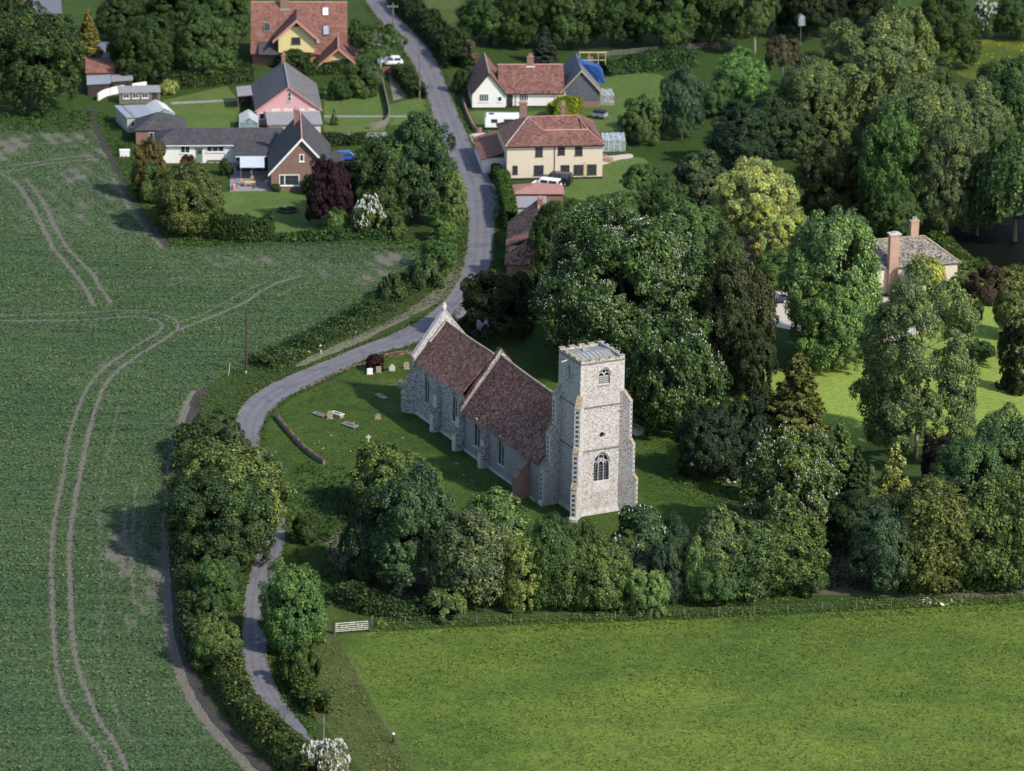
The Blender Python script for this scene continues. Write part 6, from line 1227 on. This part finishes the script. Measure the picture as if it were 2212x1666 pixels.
for r in TREES:
    lb, kd, u, tp_, bs_, wd, c, g = r[:8]; var = r[8] if len(r) > 8 else None
    if g == 's': tree(lb, kd, u, tp_, bs_, wd, c, None, 'shrub', 'shrub', var)
    else: tree(lb, kd, u, tp_, bs_, wd, c, g, 'tree', ('conifer' if kd in ('spruce', 'fir', 'cone', 'column') else 'yew_tree' if kd == 'yew' else 'chestnut_tree' if 'chestnut' in kd else 'willow_tree' if kd in ('willow', 'weeping') else 'tree'), var)
# hedges and rough growth
hedge('tall trimmed hedge between the lane and the red corrugated outbuilding', [(1086,408),(1092,440),(1099,470),(1104,500)], 1.5, 2.9, (.05,.10,.02), .2, rough=.06, cover=5)
hedge('dark hedge along the lane side of the farmhouse yard', [(1064,345),(1070,372),(1077,400)], 1.0, 1.6, (.03,.055,.018), .22, rough=.15)
hedge('thick hedge below the olive garden tree', [(463,514),(500,520),(545,520),(588,516)], 2.2, 3.4, (.035,.06,.016), .3, rough=.12)
hedge('low hedge along the field edge of the brick house garden', [(606,520),(660,520),(720,518),(760,514),(860,516)], 1.6, 1.1, (.04,.08,.025), .3, rough=.3)
hedge('hedge behind the gardens left of the pink bungalow', [(350,190),(420,186),(480,180),(540,172)], 2.5, 2.2, (.035,.06,.018), .32, rough=.2)
hedge('hedge between the pink bungalow and the far yellow house', [(655,160),(720,158),(790,158)], 2, 1.8, (.035,.065,.02), .3, rough=.2)
hedge('hedge on the left of the upper lane', [(860,160),(885,190),(905,215)], 2.2, 1.8, (.04,.07,.022), .3, rough=.2)
hedge('dark hedge on the right of the upper lane', [(862,8),(905,50),(950,92),(975,130),(985,150)], 3.2, 2.6, (.03,.055,.02), .34, rough=.3)
hedge('clipped yellow-green conifer hedge before the unfinished wing', [(1190,258),(1215,250),(1250,240)], 1.5, 2.5, (.15,.19,.02), .24, rough=.15)
hedge('long hedge behind the cottage garden', [(1300,160),(1360,152),(1430,146),(1500,142)], 4, 2.4, (.035,.075,.025), .34, rough=.3)
hedge('dark hedge below the lane gate of the brick house', [(700,314),(760,312),(790,310)], 1.6, 1.6, (.03,.05,.018), .28, rough=.15)
hedge('overgrown hedge along the left of the bottom lane', [(488,1452),(500,1492),(522,1532),(552,1572),(585,1612),(625,1650),(675,1695)], 2.3, 2.2, (.060,.088,.026), .34, rough=.35)
hedge('shaded hedge between the field edge soil and the lane trees', [(412,960),(402,1020),(398,1100),(400,1180),(410,1260),(420,1340),(430,1400),(455,1450)], 2.4, 2.2, (.038,.062,.022), .34, rough=.4)
hedge('bushy hedge right of the bottom lane below the sycamore', [(628,1410),(634,1450),(648,1490),(668,1520),(692,1548)], 1.8, 1.5, (.055,.085,.022), .3, rough=.4)
hedge('brambly hedge at the foot of the tree row left end', [(740,1290),(780,1312),(850,1326),(920,1330)], 2.5, 1.2, (.035,.065,.022), .32, rough=.45)
hedge('undergrowth hedge at the foot of the tree row centre', [(930,1306),(1050,1306),(1200,1308),(1330,1308),(1450,1298)], 2.0, 1.4, (.05,.08,.022), .34, rough=.5)
hedge('undergrowth hedge at the foot of the tree row right half', [(1460,1294),(1600,1286),(1730,1276)], 2.0, 1.4, (.045,.075,.022), .34, rough=.5)
hedge('leafy hedge bottom of the tree row at the right', [(1880,1274),(2000,1274),(2120,1270),(2230,1266)], 2.0, 1.5, (.045,.08,.024), .34, rough=.5)
hedge('river bank hedge behind the hall house', [(2020,520),(2060,560),(2110,590),(2215,600)], 2.0, 1.2, (.06,.10,.025), .3, rough=.4)
hedge('low rough hedge on the bank between the crop field and the lane bend', [(902,598),(850,640),(790,680),(710,722),(640,756),(560,796)], 3.4, .9, (.045,.078,.028), .24, rough=.5, cover=2.6)
scatter('undergrowth', None, [(905,532),(1003,520),(1004,580),(960,640),(900,678),(800,722),(720,752),(620,800),(560,840),(520,872),(500,905),(430,900),(415,870),(440,838),(600,762),(740,686),(830,640),(890,595)], 17, .20, .55, (.066,.092,.034), seed=3)
scatter('verge_plants', None, [(770,540),(905,532),(1000,505),(1005,560),(960,600),(905,545),(780,545)], 9, .32, .6, (.07,.12,.03), seed=4)
scatter('verge_plants', None, [(370,516),(560,526),(770,520),(905,520),(905,532),(700,530),(400,536),(366,534)], 9, .28, .5, (.05,.09,.025), seed=5)
scatter('rough_grass', None, [(640,1010),(760,1010),(800,1080),(780,1200),(740,1300),(700,1320),(690,1200),(660,1100),(625,1050)], 9, .34, .7, (.034,.060,.022), seed=6)
scatter('rough_grass', None, [(560,1030),(640,1060),(690,1180),(700,1320),(660,1330),(630,1180),(610,1090)], 5, .3, .4, (.045,.085,.022), seed=7)
scatter('rough_grass', None, [(800,1325),(1000,1335),(1400,1325),(1700,1300),(2230,1282),(2230,1300),(1700,1326),(1200,1345),(800,1352)], 14, .22, .45, (.078,.122,.030), seed=8)
scatter('rough_grass', None, [(595,1420),(640,1400),(720,1390),(790,1500),(860,1620),(900,1690),(860,1700),(760,1640),(690,1570),(640,1510)], 12, .17, .3, (.10,.125,.045), seed=9)
scatter('verge_plants', None, [(190,240),(212,282),(240,345),(290,440),(345,510),(372,534),(460,520),(400,500),(330,440),(290,400),(290,300),(230,250)], 7, .3, .5, (.045,.085,.022), seed=10)
scatter('verge_plants', None, [(0,250),(195,240),(205,285),(100,290),(0,285)], 9, .32, .6, (.045,.085,.025), seed=11)
scatter('verge_plants', None, [(1070,440),(1092,480),(1096,590),(1064,585),(1070,520)], 10, .2, .25, (.045,.09,.02), seed=12)
scatter('verge_plants', None, [(1370,900),(1480,940),(1600,1040),(1560,1120),(1480,1040),(1400,980)], 6, .26, .3, (.04,.08,.02), seed=13)
scatter('verge_plants', None, [(1420,1040),(1620,1040),(1600,1110),(1500,1090)], 6, .26, .4, (.05,.09,.025), seed=14)
scatter('cow_parsley', None, [(1960,1300),(2060,1300),(2050,1320),(1970,1318)], 5, .34, .6, (.5,.5,.42), seed=15, patch=0)
scatter('cow_parsley', None, [(1560,1035),(1640,1040),(1640,1062),(1560,1060)], 5, .3, .6, (.45,.45,.38), seed=16, patch=0)
scatter('cow_parsley', None, [(735,1265),(800,1290),(790,1310),(735,1290)], 3.5, .3, .7, (.4,.42,.36), seed=17, patch=0)
scatter('cow_parsley', None, [(870,700),(720,758),(600,800),(600,785),(720,740),(870,680)], .8, .26, .7, (.35,.38,.3), seed=18, patch=0)
scatter('daisies', None, [(640,960),(800,900),(1000,1000),(1080,1080),(900,1000),(760,1000)], .5, .16, .1, (.5,.5,.45), seed=19, patch=0)
scatter('buttercups', None, [(2050,98),(2230,85),(2230,150),(2110,160)], 1.6, .26, .4, (.36,.30,.02), seed=20, patch=0)
scatter('undergrowth', None, [(1770,1120),(1860,1120),(1870,1275),(1770,1275)], 14, .3, 1.2, (.020,.034,.014), seed=31)  # near-black leaves, the shade of the gap put into their colour
scatter('undergrowth', None, [(740,1150),(900,1100),(1100,1150),(1300,1180),(1500,1180),(1700,1160),(1780,1150),(1780,1270),(1400,1300),(900,1305),(780,1270)], 5, .34, .8, (.034,.058,.020), seed=32)
scatter('rough_grass', None, [(803,1350),(1300,1338),(1700,1322),(2230,1298),(2230,1318),(1700,1342),(1300,1360),(815,1374)], 16, .20, .34, (.085,.125,.028), seed=33)
def edge_tufts(px, w0, w1, side, seed, c, dens=16):
    rng = np.random.default_rng(seed); W_ = np.array(smooth_pts([G(*p)[:2] for p in px], False, 6)); d = np.linalg.norm(np.diff(W_, axis=0), axis=1); L = d.sum(); n = int(L*dens); t = rng.uniform(0, L, n); cd = np.r_[0, np.cumsum(d)]
    x = np.interp(t, cd, W_[:, 0]); y = np.interp(t, cd, W_[:, 1]); i = np.clip(np.searchsorted(cd, t)-1, 0, len(d)-1); q = (W_[i+1]-W_[i])/d[i][:, None]; q = np.c_[-q[:, 1], q[:, 0]]*side
    nz = np.sin(t*.8+seed)*np.sin(t*.33)+np.sin(t*2.3)*.5; off = rng.uniform(w0, w1, n)+np.minimum(nz*.18, .3)
    me = leaf_mesh('verge_grass', np.c_[x+q[:, 0]*off, y+q[:, 1]*off, rng.uniform(.05, .28, n)], np.c_[rng.normal(size=(n, 2))*.5, np.full(n, .8)], .2, rng, M['blade'], None, 1.4); o = link('verge_grass', me); o.color = c+(1,); tag(o, None, None, kind='stuff')
edge_tufts(RL, -.15, .8, -1, 41, (.075, .105, .030)); edge_tufts(RR, -.15, .8, 1, 42, (.055, .095, .024))
scatter('grass_tufts', None, [(565,960),(600,890),(680,842),(790,795),(890,760),(905,880),(1000,990),(1110,1065),(1040,1060),(900,985),(800,985),(700,1050),(600,1060)], 9, .15, .14, (.060,.105,.024), seed=35, patch=.1)
scatter('grass_tufts', None, [(1370,900),(1450,960),(1560,1040),(1600,1080),(1500,1140),(1370,1120)], 8, .16, .16, (.055,.10,.024), seed=36, patch=.1)
scatter('paddock_grass_blades', None, [(800,1372),(1400,1348),(2230,1316),(2260,1700),(950,1700),(870,1600),(790,1470)], 9, .19, .15, (.098,.142,.030), seed=37, patch=.15)
def crop_plants():
    rng = np.random.default_rng(77); X, Y, so_, ins, st = FG['X'], FG['Y'], FG['soil'], FG['ins'], FG['st']; k = ins & (so_ < .33); x0, y0, s_ = X[k], Y[k], so_[k]; keep = np.abs(x0) < (y0*.135+6); x0, y0, s_ = x0[keep], y0[keep], s_[keep]
    rep = 2; n = len(x0)*rep; x = np.repeat(x0, rep)+rng.uniform(-st/2, st/2, n); y = np.repeat(y0, rep)+rng.uniform(-st*.65, st*.65, n); s2 = np.repeat(s_, rep)
    kp = rng.uniform(size=n) < (.70-1.6*s2)*(.75+.35*np.sin(y*1.3+x*.02+.6*np.sin(x*.11))); x, y = x[kp], y[kp]; n = len(x); g = .5+.25*np.sin(y*2.1+np.sin(x*.05)*3)+.25*np.sin(x*.13+y*.21)
    me = leaf_mesh('crop_plants', np.c_[x, y, rng.uniform(.08, .26, n)], np.c_[rng.normal(size=(n, 2))*.55, np.full(n, .8)], .27, rng, M['blade'], g); o = link('crop_plants', me); o.color = (.078, .124, .050, 1); tag(o, None, None, kind='stuff')
crop_plants()
scatter('vegetables', None, [(845,162),(866,160),(890,204),(855,212)], 4, .3, .4, (.05,.12,.05), seed=22)
bpy.context.view_layer.update()
